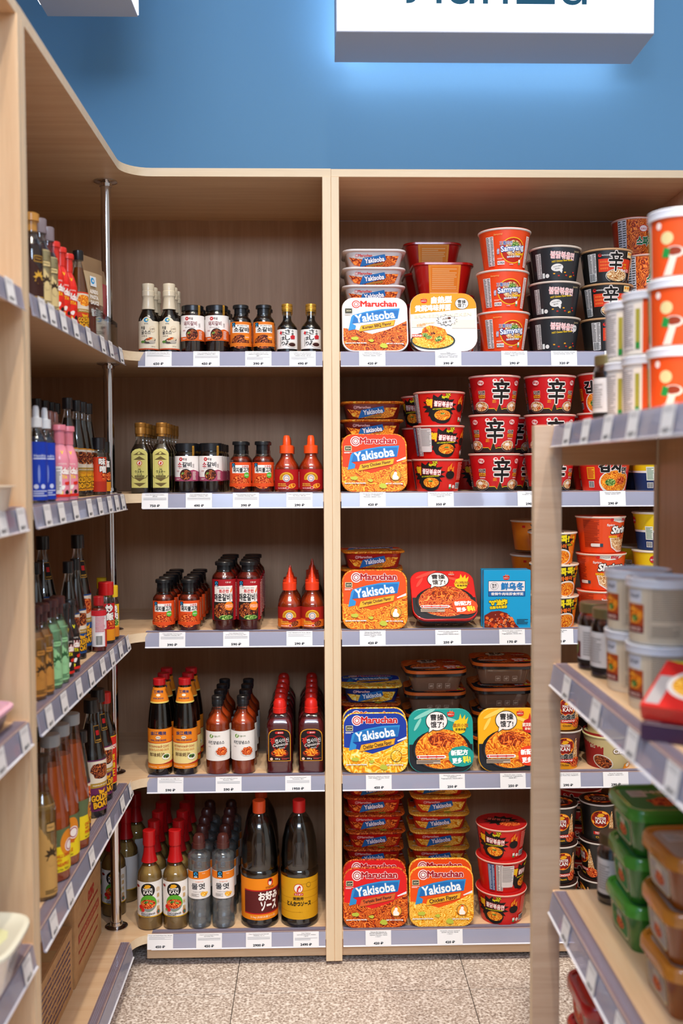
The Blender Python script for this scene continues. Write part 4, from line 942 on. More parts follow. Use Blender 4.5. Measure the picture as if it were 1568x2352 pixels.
def sleeve(bg, food, badge, fc, fct, newc, clear='#5a2c1c', W=164, D=158):
    root = thing('noodle_tray'); w, d, h = W/1000, D/1000, .058
    bm = bmesh.new(); loft(bm, [(rrect(w*.72, d*.70, .014), 0), (rrect(w*.76, d*.74, .02), .004), (rrect(w*.88, d*.87, .03), h-.016)], cap1=False)
    t = mesh_obj('clear_tray', bm, [M(clear, .12, 0, .8)], root, 40)
    ic = Art()
    for i in range(3): ic.rect(-22+i*22, 8, -9+i*22, 22, '#c8a890', up=0 if i else 1)
    for i in range(3): ic.rect(-21+i*22, 9, -10+i*22, 21, clear, up=0 if i else 1)
    for i in range(3): ic.poly(blob(-15.5+i*22, 15, 4, 3, 9, .3, i), '#c8a890', up=0 if i else 1)
    dd = d/2; ic.build('print', lambda x, y, o: (x, -(dd*.74+(dd*.13)*(y-.004)/(h-.020))-.0009-o, y), t)
    bm = bmesh.new(); loft(bm, [(rrect(w*.90, d*.89, .03), h-.018), (rrect(w*.99, d*.985, .034), h-.016), (rrect(w*.985, d*.98, .034), h-.009)], cap1=False); mesh_obj('black_rim', bm, [M('#16161a', .2, 0, .6)], root, 40)
    bm = bmesh.new(); loft(bm, [(rrect(w*.985, d*.98, .034), h-.009), (rrect(w*1.0, d*1.0, .034), h-.0075), (rrect(w*.995, d*.995, .034), h-.001), (rrect(w*.98, d*.98, .034), h)]); mesh_obj('film_lid', bm, [M(bg, .3, 0, .4)], root, 40)
    a = Art(); full = [(x*1000, y*1000) for x, y in rrect(w*.978, d*.978, .034)]
    a.poly(full, bg)
    low = [p for p in full if p[1] < -D*.2]; lL = sorted([p for p in low if p[0] < 0], key=lambda p: -p[1]); lR = sorted([p for p in low if p[0] >= 0], key=lambda p: p[1])
    a.poly([(W*.488, -D*.06), (-W*.488, -D*.06)]+lL+lR, '#1b2028')
    a.ell(2, -24, 76, 52, '#0e1014').ell(2, -26, 70, 47, '#2c3038').poly([(2+67*math.cos(t*PI/20)*(1 if True else 1), -26+(44 if math.sin(t*PI/20) < 0 else 54)*math.sin(t*PI/20)) for t in range(40)], food)
    a.ell(2, 2, 34, 18, '@bbq' if food != '@bbq' else '@red')
    for x, y, rx, ry, r in ((-40, 66, 30, 5, 25), (-58, 40, 18, 4, 60), (30, 50, 22, 4, -20)): a.ell(x, y, rx, ry, fc, rot=r, up=0 if x > -40 else 1)
    speech(a, -10, 48, 25); lotus(a, 26, 64, 9)
    a.poly([(30, 34), (32, 24), (40, 18), (50, 16), (60, 20), (64, 30), (66, 42), (70, 58), (62, 50), (62, 64), (54, 52), (50, 66), (46, 52), (36, 48)], badge)
    a.text(fct, 50, 37, 38, 9, '#f8f0e0' if badge == '#c81c1c' else '#b0701c', bold=.04).text('即食拌面', 50, 27, 26, 6.4, '#1c1612' if badge != '#c81c1c' else '#f8e8d0', bold=.03)
    a.poly(blob(50, -40, 32, 26, 22, .05, 5), newc).text('新配方', 46, -30, 42, 13, '#ffffff', bold=.05, rot=3).text('更多', 40, -50, 24, 13, '#ffffff', bold=.05, rot=3).text('料!', 64, -47, 18, 16, '#f8e83c', bold=.05, rot=6)
    a.rect(-62, -44, 12, -36, '#f4f0ee', 4).lines(-54, -42.4, 8, -37.4, 1, '#c83028', .6)
    for x in (-58, -34, -12): a.ell(x, -40, 2.6, 2.6, '#d82a20', 14, up=0 if x > -58 else 1)
    a.rect(-62, -57, -2, -47, '#b8a898').lines(-61, -56, -3, -48, 2, '#3a2a24')
    a.build('lid_print', lambda x, y, o: (x, y, h+.00015+o), root)
    return root
P['Z1'] = sleeve('#d81c18', '@red', '#f4c81c', '#e84a3c', '火鸡味', '#e84a1c')
P['Z2'] = sleeve('#1a9c94', '@org', '#f4c81c', '#8ad0c4', '重庆小面', '#1a9c94')
P['Z3'] = sleeve('#f2b010', '@org', '#c81c1c', '#f8d460', '武汉热干面', '#e8401c')
P['Z4'] = sleeve('#d8641c', '@bbq', '#c81c1c', '#e88a4c', '火鸡味', '#e8401c', '#8a6650'); P['Z4'].name = 'noodle_tray'
# braised chicken carton tray (stands)
def braised():
    root = thing('noodle_tray'); W, D = 166, 152; w, d, h = .166, .152, .062
    bm = bmesh.new(); loft(bm, [(rrect(w*.76, d*.74, .02), 0), (rrect(w*.80, d*.78, .025), .004), (rrect(w*.95, d*.95, .034), h-.006), (rrect(w, d, .036), h-.005), (rrect(w, d, .036), h-.002)], cap1=False); mesh_obj('tray', bm, [M('#d8301c', .3, 0, .4)], root, 40)
    bm = bmesh.new(); loft(bm, [(rrect(w*.998, d*.998, .036), h-.002), (rrect(w*.99, d*.99, .035), h)]); mesh_obj('card_lid', bm, [M('#f4f0ea', .4)], root, 40)
    a = Art(); full = [(x*1000, y*1000) for x, y in rrect(w*.988, d*.988, .035)]; a.poly(full, '#f2efe9')
    top = [p for p in full if p[1] > 30]; a.poly([(-81.6, 20), (81.6, 36)]+sorted([p for p in top if p[0] >= 0], key=lambda p: p[1])+sorted([p for p in top if p[0] < 0], key=lambda p: -p[1]), '#f4981a')
    a.text('自热型', -4, 58, 50, 17, '#fbf6ee', bold=.06, rot=3, shear=.1).text('黄焖鸡味拌面', -26, 37, 88, 16, '#fbf6ee', bold=.05, rot=3, shear=.1); lotus(a, -48, 54, 8)
    a.ell(46, 48, 17, 15, '#1c1614').ell(46, 48, 16, 14, '#f4f0ec').text('曹操', 46, 53, 20, 9, '#1a1412', bold=.03).text('饿了!', 46, 43, 20, 9, '#1a1412', bold=.03)
    a.text('BRAISED CHICKEN', -2, 17, 142, 8, '#eadcc4', bold=.03, rot=3).rect(-80, -14, -40, 4, '#f0e4d0').rect(20, -16, 80, 6, '#f0e4d0')
    a.poly(blob(8, 4, 24, 13, 26, .14, 6, True), '#1c1614').poly(blob(8, 4, 22.4, 11.8, 26, .14, 6, True), '#f6f2ee').text('内附', 4, 8, 14, 6, '#1a1412', rot=12, bold=.02).text('卤蛋一枚', 8, 0, 22, 6, '#1a1412', rot=12, bold=.02).ell(14, 10, 4, 3, '#5a2c18')
    a.text('0油炸', -56, -8, 22, 8, '#f0903c', rot=8, bold=.02).text('非油炸面饼', -34, -3, 22, 4, '#f0b070', rot=8)
    a.ell(-28, -48, 55, 23, '#1e3230').ell(-28, -48, 51, 20, '@yel').poly(blob(-24, -32, 34, 22, 20, .12, 4), '@org').ell(-38, -40, 8, 5, '@veg').ell(-14, -44, 10, 6, '@veg', rot=30).ell(6, -40, 7, 6, '@yel').ell(-28, -30, 6, 3, '@dkm').ell(-48, -34, 8, 5, '@veg')
    a.rect(-80, -40, -54, -32, '#d8401c').text('自热拌面!', -67, -36, 24, 5, '#fff', bold=.02)
    a.build('lid_print', lambda x, y, o: (x, y, h+.00015+o), root)
    return root
P['BR'] = braised()
def redtray():
    root = thing('noodle_tray'); w, d, h = .162, .13, .083
    bm = bmesh.new(); loft(bm, [(rrect(w*.72, d*.70, .02), 0), (rrect(w*.76, d*.74, .025), .004), (rrect(w*.95, d*.95, .034), h-.008), (rrect(w, d, .036), h-.006), (rrect(w, d, .036), h-.001), (rrect(w*.98, d*.98, .034), h)]); mesh_obj('tray', bm, [M('#b0150f', .25, 0, .5)], root, 40)
    a = Art(); a.poly([(-38, 1), (38, 1), (43, 82), (-43, 82)], '#f0921e').poly([(-36, 5), (36, 5), (36, 6.4), (-36, 6.4)], '#f6d8b0').poly([(-35, 10), (35, 10), (39, 74), (-39, 74)], '#f6b860').poly([(-34, 11), (34, 11), (38, 73), (-38, 73)], '#ec861c').lines(-32, 14, 32, 68, 11, '#f2b878')
    dd = d/2; a.build('paper_sleeve', lambda x, y, o: (x, -(dd*.74+dd*.21*(y-.004)/(h-.012)) - .0015-o, y), root)
    return root
P['RT'] = redtray()
# blue carton
def carton():
    root = thing('noodle_box'); W, H, D = 118, 146, 24
    box('carton', (-.059, .059, 0, .024, 0, .146), M('#1292c8', .35, 0, .3), root, .0012)
    a = Art(); a.rect(-58, 1, 58, 145, '#14a0d8'); lotus(a, -2, 126, 8)
    a.rect(-47, 80, 45, 119, '#1a2c58').rect(-46, 93, 44, 118, '#ece8ee').rect(-46, 81, 44, 92, '#1a64b0')
    a.ell(-32, 106, 10, 9.5, '#5a6068').ell(-32, 106, 9.3, 8.8, '#ece8ee').text('曹操', -32, 109, 11, 5, '#1c1814').text('饿了', -32, 103, 11, 5, '#1c1814').text('鲜乌冬', 13, 105.5, 56, 18, '#1a7cc4', bold=.04).text('香辣牛肉味即食拌面', 0, 86.5, 80, 7.4, '#f4f4f8', bold=.03)
    a.text('"0"油炸', -22, 65, 44, 14, '#f8d81c', rot=4, bold=.06, out='#1c1814', ow=.10).text('低脂乌冬面饼', -22, 53, 43, 7, '#f8d81c', rot=4, bold=.05, out='#1c1814', ow=.10)
    a.poly([(-57, 2), (-57, 32), (-40, 42), (-20, 44), (0, 38), (14, 24), (22, 10), (30, 2)], '#7a1c0c')
    rr = random.Random(2)
    for i in range(46):
        x = rr.uniform(-54, 16); y = rr.uniform(4, 38); 
        if y < 42-abs(x+20)*.5: a.ell(x, y, rr.uniform(3.5, 6), rr.uniform(2.6, 4), rr.choice(['#e86a24', '#d8501c', '#f08040', '#c83c14']), 9, rot=rr.uniform(-40, 60), up=0 if i % 6 else 1)
    for i in range(30): a.ell(rr.uniform(-50, 8), rr.uniform(6, 34), .9, .9, '#f4ead0', 6, up=0 if i else 1)
    a.lines(24, 10, 52, 24, 4, '#1c1814')
    a.build('print', lambda x, y, o: (x, -.0001-o, y), root)
    return root
P['BX'] = carton()
# ================================================================== stocking the back run
ORD = ['first', 'second', 'third', 'fourth', 'fifth', 'sixth', 'seventh']
def rows(key, what, cat, group, pxs, shelf, Y0, dy, n, rot=0, skip=(), sides=('left', 'right'), jit=.0012):
    z = SZ[shelf]
    for c, px in enumerate(pxs):
        x = XP(px, z+.05, Y0)
        for k in range(n if isinstance(n, int) else n[c]):
            if (c, k) in skip: continue
            lab = f"{what}, {sides[c]} column" + (', front one' if k == 0 else f', {ORD[k]} from front')
            put(P[key], lab, cat, group, (x+random.uniform(-jit, jit)*(k > 0), Y0+k*dy, z+.0002), math.radians(random.uniform(-4, 4)*(k > 0)+rot))
B = 'bottle'
rows('A', 'dark oyster sauce bottle with cream sleeve cap', B, 'cream capped oyster sauce bottles', (347, 394), 0, 2.492, .052, 3)
rows('B', 'squat galbi sauce jar with orange and white label', 'jar', 'orange labelled galbi jars', (446.5, 501.5), 0, 2.50, .062, 3)
rows('C', 'short beef galbi bottle with orange label and black cap', B, 'short orange labelled marinade bottles', (555, 607), 0, 2.495, .058, 2)
rows('D', 'small soy sauce bottle with gold cap and white vertical lettering', B, 'gold capped soy bottles', (660, 714), 0, 2.495, .055, 2)
rows('E', 'square worcester sauce bottle with pale yellow label and bronze cap', B, 'bronze capped square bottles', (330, 377.5), 1, 2.492, .050, (5, 5))
rows('F', 'galbi sauce jar with white and plum label', 'jar', 'plum labelled galbi jars', (433, 488), 1, 2.50, .062, (3, 4))
rows('G', 'bulgogi marinade bottle with orange-red label on the second shelf', B, 'bulgogi bottles on the second shelf', (554.5, 605), 1, 2.495, .058, 2)
rows('H', 'sweet chilli squeeze bottle with rounded orange cap', B, 'rounded cap chilli bottles', (659, 714), 1, 2.495, .064, 3)
rows('G', 'bulgogi marinade bottle with orange-red label on the middle shelf', B, 'bulgogi bottles on the middle shelf', (381, 438.5), 2, 2.487, .060, 5)
rows('I', 'tall spicy galbi bottle with red and white label', B, 'tall red labelled galbi bottles', (518, 573.5), 2, 2.492, .066, 4)
rows('J', 'sriracha squeeze bottle with pointed orange tip', B, 'pointed tip chilli bottles', (665.5, 717), 2, 2.490, .062, (3, 6))
rows('K', 'tall oyster sauce bottle with red screw cap and orange label', B, 'red capped orange labelled bottles', (373, 430), 3, 2.490, .066, 3)
rows('L', 'reddish chicken sauce bottle with white label and black cap', B, 'white labelled chicken sauce bottles', (503.5, 560.5), 3, 2.492, .066, 4)
rows('M', 'square hot sauce bottle with black label and red cap', B, 'black labelled hot sauce bottles', (643.5, 715), 3, 2.492, .062, 6)
rows('N', 'rice vinegar bottle with red wrapped neck', B, 'red necked vinegar bottles', (350, 408), 4, 2.497, .070, 5)
rows('O', 'clear corn syrup bottle with brown cap', B, 'brown capped syrup bottles', (462, 516), 4, 2.497, .064, 5)
rows('P', 'big dark sauce jug with orange cap and maroon label', 'jug', 'orange capped sauce jugs', (598,), 4, 2.513, .115, 2, sides=('left',))
x = XP(688, .2, 2.513)
put(P['Q'], 'big dark sauce jug with red cap and yellow label, right end of bottom shelf', 'jug', None, (x, 2.513, SZ[4]+.0002))
for i, (px, Y, w) in enumerate(((268, 2.575, 'half hidden by the chrome pole'), (231, 2.63, 'beside the cardboard box behind the chrome pole'), (296, 2.66, 'behind and right of the chrome pole'), (318, 2.79, 'farthest back beside the chrome pole'))):
    put(P['N'], f'rice vinegar bottle with red wrapped neck, {w}', B, 'red necked vinegar bottles', (XP(px, .2, Y), Y, SZ[4]+.0002), math.radians((8, -10, 150, 160)[i]))

# ---------------------------------------------------------------- right bay
def at(px, shelf, Y, dz=.05): return XP(px, SZ[shelf]+dz, Y)
def stand(key, lab, px, shelf, Y, lean=15, grp='noodle trays standing on edge', Dm=.150, cat='noodle tray', rz=0):
    """tray tipped up on its front edge, leaning back a little"""
    th = math.radians(90-lean)
    # local front edge (y=-D/2, z=h) becomes the lowest front point
    z = SZ[shelf]; d2 = Dm/2; h = LIDH
    # position of origin so the film edge rests on the shelf
    ly, lz = -d2, h-.003
    wy = ly*math.cos(th)-lz*math.sin(th); wz = ly*math.sin(th)+lz*math.cos(th)
    ly2, lz2 = -d2*.76, 0
    wz2 = ly2*math.sin(th)+lz2*math.cos(th)
    zz = z - min(wz, wz2)+.0004
    put(P[key], lab, cat, grp, (at(px, shelf, Y), Y-wy, zz), math.radians(rz), th)
LIDH = .046
def pile(key, what, px, shelf, Y, n, z0=0, pitch=.0462, grp='noodle trays lying in stacks', rzs=None, cat='noodle tray', start=0):
    for k in range(n):
        pos = 'bottom one' if k+start == 0 else ('top one' if k == n-1 and n > 1 else f'{ORD[k+start]} from bottom' if n > 1 else 'single')
        put(P[key], f'{what}, {pos}', cat, grp, (at(px, shelf, Y)+random.uniform(-.002, .002), Y+random.uniform(-.002, .002), SZ[shelf]+.0004+z0+k*pitch), math.radians((rzs or [0]*9)[k]+random.uniform(-1.2, 1.2)))
# top shelf
stand('Y1', 'white noodle tray with red lettering and blue banner, standing at left end of top shelf', 861, 0, 2.462, 20)
pile('Y1', 'white and brown noodle tray in stack behind the white upright one', 856, 0, 2.635, 6, pitch=.0455, rzs=[0, 1, -1, 1, 2, 0])
LIDH = .062
stand('BR', 'noodle tray with orange top, chicken bowl picture and starburst, standing on the top shelf', 1018, 0, 2.462, 12, None, .152)
stand('BR', 'noodle tray with orange top just behind the braised chicken one, only its edge showing', 1014, 0, 2.532, 12, None, .152)
pile('RT', 'red tray with orange paper sleeve in the front red stack', 1012, 0, 2.672, 3, pitch=.0832, grp='red sleeved trays')
pile('RT', 'red tray with orange paper sleeve in the rear red stack', 988, 0, 2.811, 4, pitch=.0832, grp='red sleeved trays')
def cups(keys, what, px, shelf, Y, h, rots=(0, 0, 0), grp=None, dpx=(0, 0, 0), z0=0):
    n = len(keys)
    for k, key in enumerate(keys):
        pos = ['bottom one', 'middle one', 'top one'][k] if n == 3 else ['bottom one', 'top one'][k] if n == 2 else 'alone'
        put(P[key], f'{what}, {pos}', 'noodle cup', grp, (at(px+dpx[k], shelf, Y), Y, SZ[shelf]+.0004+z0+k*h), math.radians(rots[k]))
cups(('T',)*3, 'bright orange noodle cup with blue lettering in the front stack', 1153, 0, 2.512, .1008, (3, -1, 2), 'orange ramen cups', (0, -2, 2))
cups(('T',)*1, 'orange noodle cup behind the orange stack at shelf level', 1100, 0, 2.70, .1008, (30,), 'orange ramen cups')
cups(('U1', 'U0', 'U0'), 'black noodle cup with red and white lettering in the front stack', 1271, 0, 2.512, .0868, (4, 0, 2), 'black chicken noodle cups', (-1, -1, 0))
cups(('U0', 'U1', 'U0'), 'black noodle cup with red and white lettering in the rear stack', 1262, 0, 2.65, .0868, (24, 30, 10), 'black chicken noodle cups')
cups(('V',)*3, 'black noodle bowl with red band, large black character, front stack', 1388, 0, 2.512, .0845, (10, -14, 0), 'black banded noodle bowls', (2, 2, 0))
cups(('V',)*3, 'black noodle bowl with red band in the rear stack', 1398, 0, 2.655, .0845, (10, -14, 30), 'black banded noodle bowls')
# tall spaghetti cups wrapped in film
a = Art(); a.rect(-60, 2, 60, 118, '@bbq').ell(8, 92, 11, 9, '#c8303c').ell(8, 92, 9.6, 7.6, '#f0dcd8').text('오뚜기', 8, 91, 15, 5, '#c8303c', bold=.03).text('스파게티', 22, 60, 60, 22, '#1c6a3c', bold=.06, out='#f6f2ea', ow=.06); panel(a, -58, 6, -34, 116, '#cfcace')
P['SP'] = cup('spaghetti_cup', 58, 46, 122, '#b83414', a, '#c03a20', '#e0b8a8')
for i, (px, Y, k, r, w) in enumerate(((1478, 2.53, 0, 6, 'lower cup in front'), (1478, 2.53, 1, -4, 'upper cup in front'), (1442, 2.66, 0, 34, 'lower cup behind'), (1440, 2.66, 1, 20, 'middle cup behind'), (1452, 2.66, 2, 0, 'topmost cup behind'))):
    put(P['SP'], f'tall orange spaghetti cup with green lettering, {w}, right of top shelf', 'noodle cup', 'spaghetti cups', (at(px, 0, Y), Y, SZ[0]+.0004+k*.1225), math.radians(r))
# second shelf
LIDH = .046
stand('Y2', 'red and orange noodle tray reading spicy chicken, standing on the second shelf', 859, 1, 2.462, 14)
pile('Y2', 'dark red noodle tray in the stack behind the spicy chicken one', 853, 1, 2.625, 5, pitch=.0462)
cups(('R2', 'R1', 'R0'), 'red noodle cup with black splash in the front stack of the second shelf', 1006, 1, 2.512, .0832, (0, 0, 0), 'red splash cups on the second shelf', (-4, -1, 0))
cups(('R3', 'R3', 'R2'), 'red noodle cup with black splash in the rear stack of the second shelf', 975, 1, 2.655, .0832, (40, 20, -20), 'red splash cups on the second shelf')
put(P['R0'], 'red noodle cup behind the shelf gap between two red stacks, on the second shelf', 'noodle cup', 'red splash cups on the second shelf', (at(1068, 1, 2.79), 2.79, SZ[1]+.0004), .5)
cups(('S1', 'S2', 'S1'), 'big red noodle cup with large black character in the first column', 1132, 1, 2.512, .0965, (2, 2, 0), 'big red character cups', (0, 0, 0))
cups(('S0', 'S0', 'S0'), 'big red noodle cup with large black character in the second column', 1259, 1, 2.512, .0965, (4, -2, 0), 'big red character cups', (0, 0, 0))
cups(('S1', 'S2'), 'big red noodle cup in the column behind the first', 1165, 1, 2.66, .0965, (40, 20), 'big red character cups')
cups(('X', 'X', 'X'), 'red kimchi noodle cup with black lettering in the front column', 1385, 1, 2.512, .0985, (0, 30, -40), 'kimchi noodle cups')
cups(('X', 'X'), 'red kimchi noodle cup in the dark rear column', 1365, 1, 2.66, .0985, (0, 20), 'kimchi noodle cups')
cups(('JN', 'JN'), 'yellow noodle cup at the right end of the second shelf', 1505, 1, 2.512, .0965, (38, 10), 'yellow and navy cups')
cups(('JN',), 'dark yellow noodle cup behind at the right end of the second shelf', 1478, 1, 2.66, .0965, (38,), 'yellow and navy cups')
# middle shelf
stand('Y3', 'orange noodle tray reading teriyaki chicken, standing on the middle shelf', 860, 2, 2.462, 12)
pile('Y3', 'dark noodle tray in the stack behind the teriyaki chicken one', 851, 2, 2.632, 4, pitch=.0470, rzs=[0, 2, -3, 3])
LIDH = .058
th = math.radians(44)
put(P['Z1'], 'red noodle tray with speech bubble tilted back over its clear base', 'noodle tray', None, (at(1020, 2, 2.475), 2.548, SZ[2]+.0392), 0, th)
put(P['Z4'], 'clear based noodle tray with orange lid lying behind the tilted red one', 'noodle tray', None, (at(1016, 2, 2.70), 2.705, SZ[2]+.0004), 0)
for k in range(2):
    put(P['BX'], ('blue carton of udon noodles with yellow lettering, the front one', 'blue carton of udon noodles right behind the front one')[k], 'carton', 'blue udon cartons', (at(1161+(-1)*k, 2, 2.47), 2.466+k*.026, SZ[2]+.0004), math.radians(-2))
cups(('KK',)*3, 'orange topokki cup with yellow lettering in the front stack', 1269, 2, 2.512, .0802, (10, 14, 0), 'orange topokki cups', (0, 0, -4))
cups(('KK',)*3, 'orange topokki cup with yellow lettering in the dark rear stack', 1222, 2, 2.65, .0915, (0, 14, 10), 'orange topokki cups', (0, 0, 0))
cups(('SH2', 'SH0', 'SH1'), 'orange shrimp noodle cup with white lettering', 1375, 2, 2.512, .0935, (10, 0, 0), 'orange shrimp cups', (3, 2, 0))
cups(('JN', 'JB', 'JN'), 'yellow and navy noodle cup at the right end of the middle shelf', 1508, 2, 2.512, .0965, (30, 0, 30), 'yellow and navy cups on the middle shelf')
cups(('JN', 'JN'), 'yellow and navy noodle cup in the dark column behind, middle shelf', 1470, 2, 2.65, .0965, (0, 20), 'yellow and navy cups on the middle shelf')
# fourth shelf
LIDH = .046
stand('Y4', 'blue noodle tray reading cheddar cheese, the front one', 861, 3, 2.462, 9)
stand('Y4', 'blue noodle tray directly behind the front cheddar cheese one', 859, 3, 2.515, 9)
pile('Y5', 'red noodle tray in the stack behind the blue ones', 850, 3, 2.675, 3, pitch=.0470, rzs=[0, 2, -3, 3])
pile('Y4', 'dark blue noodle tray at the top of the stack behind the blue ones', 852, 3, 2.675, 1, z0=.142)
LIDH = .058
stand('Z2', 'teal noodle tray with speech bubble and noodle bowl, standing on the fourth shelf', 1011, 3, 2.462, 8, 'standing speech bubble trays', .158)
stand('Z3', 'yellow noodle tray with speech bubble and noodle bowl, standing on the fourth shelf', 1171, 3, 2.462, 8, 'standing speech bubble trays', .158)
pile('Z4', 'clear based tray with orange lid, left pile behind the teal tray', 993, 3, 2.655, 4, pitch=.0585, grp='clear based trays in piles', rzs=[0, 1, -1, 2])
pile('Z4', 'clear based tray with orange lid, right pile behind the yellow tray', 1146, 3, 2.640, 4, pitch=.0655, grp='clear based trays in piles', rzs=[0, -3, 2, -2])
cups(('MK', 'MK'), 'brown and orange flame noodle cup beside the post on the fourth shelf', 1287, 3, 2.512, .1005, (0, 8), 'brown flame cups')
cups(('CH', 'CB'), 'tan and maroon noodle bowl on the fourth shelf', 1394, 3, 2.520, .0842, (8, 0), 'tan noodle bowls')
cups(('MB',), 'black flame noodle cup in the shade behind the tan bowls', 1352, 3, 2.66, .1005, (0, 8), 'black flame cups')
# bottom shelf
LIDH = .046
stand('Y5', 'red noodle tray reading teriyaki beef, the front one on the bottom shelf', 861, 4, 2.462, 6)
stand('Y5', 'red noodle tray just behind the front teriyaki beef one', 859, 4, 2.516, 6)
stand('Y6', 'orange noodle tray reading chicken flavor, the front one on the bottom shelf', 1012, 4, 2.462, 6)
stand('Y6', 'orange noodle tray just behind the front chicken flavor one', 1010, 4, 2.516, 6)
pile('Y5', 'red noodle tray in the left pile of the bottom shelf', 857, 4, 2.690, 7, pitch=.0468, rzs=[0, 1, -1, 1, 0, -1, 2])
pile('Y6', 'red and yellow noodle tray in the right pile of the bottom shelf', 1003, 4, 2.690, 7, pitch=.0468, rzs=[0, -1, 1, 1, -2, 1, -9])
cups(('R2', 'R3', 'R2'), 'red noodle cup with black splash in the stack on the bottom shelf', 1148, 4, 2.515, .0832, (-4, -10, -4), 'red splash cups on the bottom shelf')
cups(('MB', 'MB', 'MB'), 'black flame noodle cup beside the post on the bottom shelf', 1277, 4, 2.512, .1005, (12, 8, 0), 'black flame cups')
cups(('MR', 'MR', 'MB'), 'black flame noodle cup in the right stack on the bottom shelf', 1372, 4, 2.530, .1005, (0, 4, -8), 'black flame cups')
cups(('S2', 'S2', 'S2'), 'dark red noodle cup with black character at the back of the bottom shelf', 1325, 4, 2.685, .0965, (0, 10, -20), 'rear red character cups')
cups(('CH', 'CH', 'CH'), 'tan noodle bowl at the back right of the bottom shelf', 1455, 4, 2.69, .0842, (8, 0, 0), 'rear tan bowls')

# ---------------------------------------------------------------- price tags
def ptag(lines_, price, label, loc, axis='X', out=1, W=64, H=37, full=True, near=False):
    a = Art(); a.rect(-W/2, 0, W/2, H, '#eceef2')
    n = len(lines_)
    for i, t in enumerate(lines_): a.text(t, 0, H-4-3.6*i, min(W-6, len(t)*1.9), 2.7, '#333640', bold=.015)
    y = H-4-3.6*n
    if full: a.lines(-W/2+4, y-6, W/2-4, y+.8, 3, '#8c9098', .28, n)
    a.text(price, 0, 6.6, len(price)*4.3+2, 5.6, '#23262e', bold=.04)
    sx, sy, sz = loc
    tilt = math.atan2(.0055, .0335)
    def f(x, y, o):
        oo = .0036+(.036-y)*math.tan(tilt)*.93+o+.0006
        zz = -.0365+y+.0006
        return (x, -oo, zz) if axis == 'X' else (oo*out, x*out, zz)
    o = a.build('price_tag', f)
    # give the card its thickness
    bm = bmesh.new(); bm.from_mesh(o.data)
    o.location = loc
    bm.free()
    return tag(o, label, 'price tag')
RUB = ' ₽'
TL = [
 [(370, ['Устричный соус Daesang, 250 г'], '650', 'oyster sauce'), (478, ['Соус-маринад Кальби для', 'свинины CJ Beksul, 290 г'], '450', 'squat galbi jars'), (595, ['Соус-маринад Кальби для', 'говяжьих рёбрышек Daesang,', '280 г'], '390', 'short galbi bottles'), (695, ['Соевый соус натурального', 'брожения Гинсен-Сашими', 'Тамари Morita, 150 мл'], '490', 'gold capped soy bottles')],
 [(362, ['Соус Вустерский Otafuku,', '200 мл'], '750', 'square worcester bottles'), (461, ['Соус-маринад Кальби для', 'говядины CJ Beksul, 290 г'], '490', 'plum labelled jars'), (567, ['Соус-маринад Пулькоги для', 'свинины Daesang, 280 г'], '390', 'bulgogi bottles'), (688, ['Соус сладкий чили для курицы', 'Por Kwan, 200 мл'], '290', 'sweet chilli bottles')],
 [(401, ['Соус-маринад Пулькоги для', 'свинины Daesang, 280 г'], '390', 'bulgogi bottles'), (545, ['Соус-маринад Кальби', 'остро-жгучий Daesang, 500 г'], '590', 'tall galbi bottles'), (688, ['Соус Шрирача Por Kwan, 200 мл'], '290', 'sriracha bottles')],
 [(397, ['Устричный соус PRB, 510 г'], '590', 'red capped oyster bottles'), (528, ['Соус для жареной курицы', 'Esonara, 500 г'], '590', 'chicken sauce bottles'), (685, ['Соус Капсаицин острый', 'Woomtree, 550 г'], '1950', 'hot sauce bottles')],
 [(374, ['Уксус рисовый Master Kan, 300 мл'], '450', 'rice vinegar'), (484, ['Сироп кукурузный Daesang,', 'бутылка 700 г'], '450', 'corn syrup'), (596, ['Соус Окономияки вустерский', 'Otafuku, 2,1 л'], '2900', 'orange capped jug'), (703, ['Соус Тонкацу', 'фруктово-овощной, Otafuku,', '1,8 л'], '2490', 'yellow labelled jug')]]
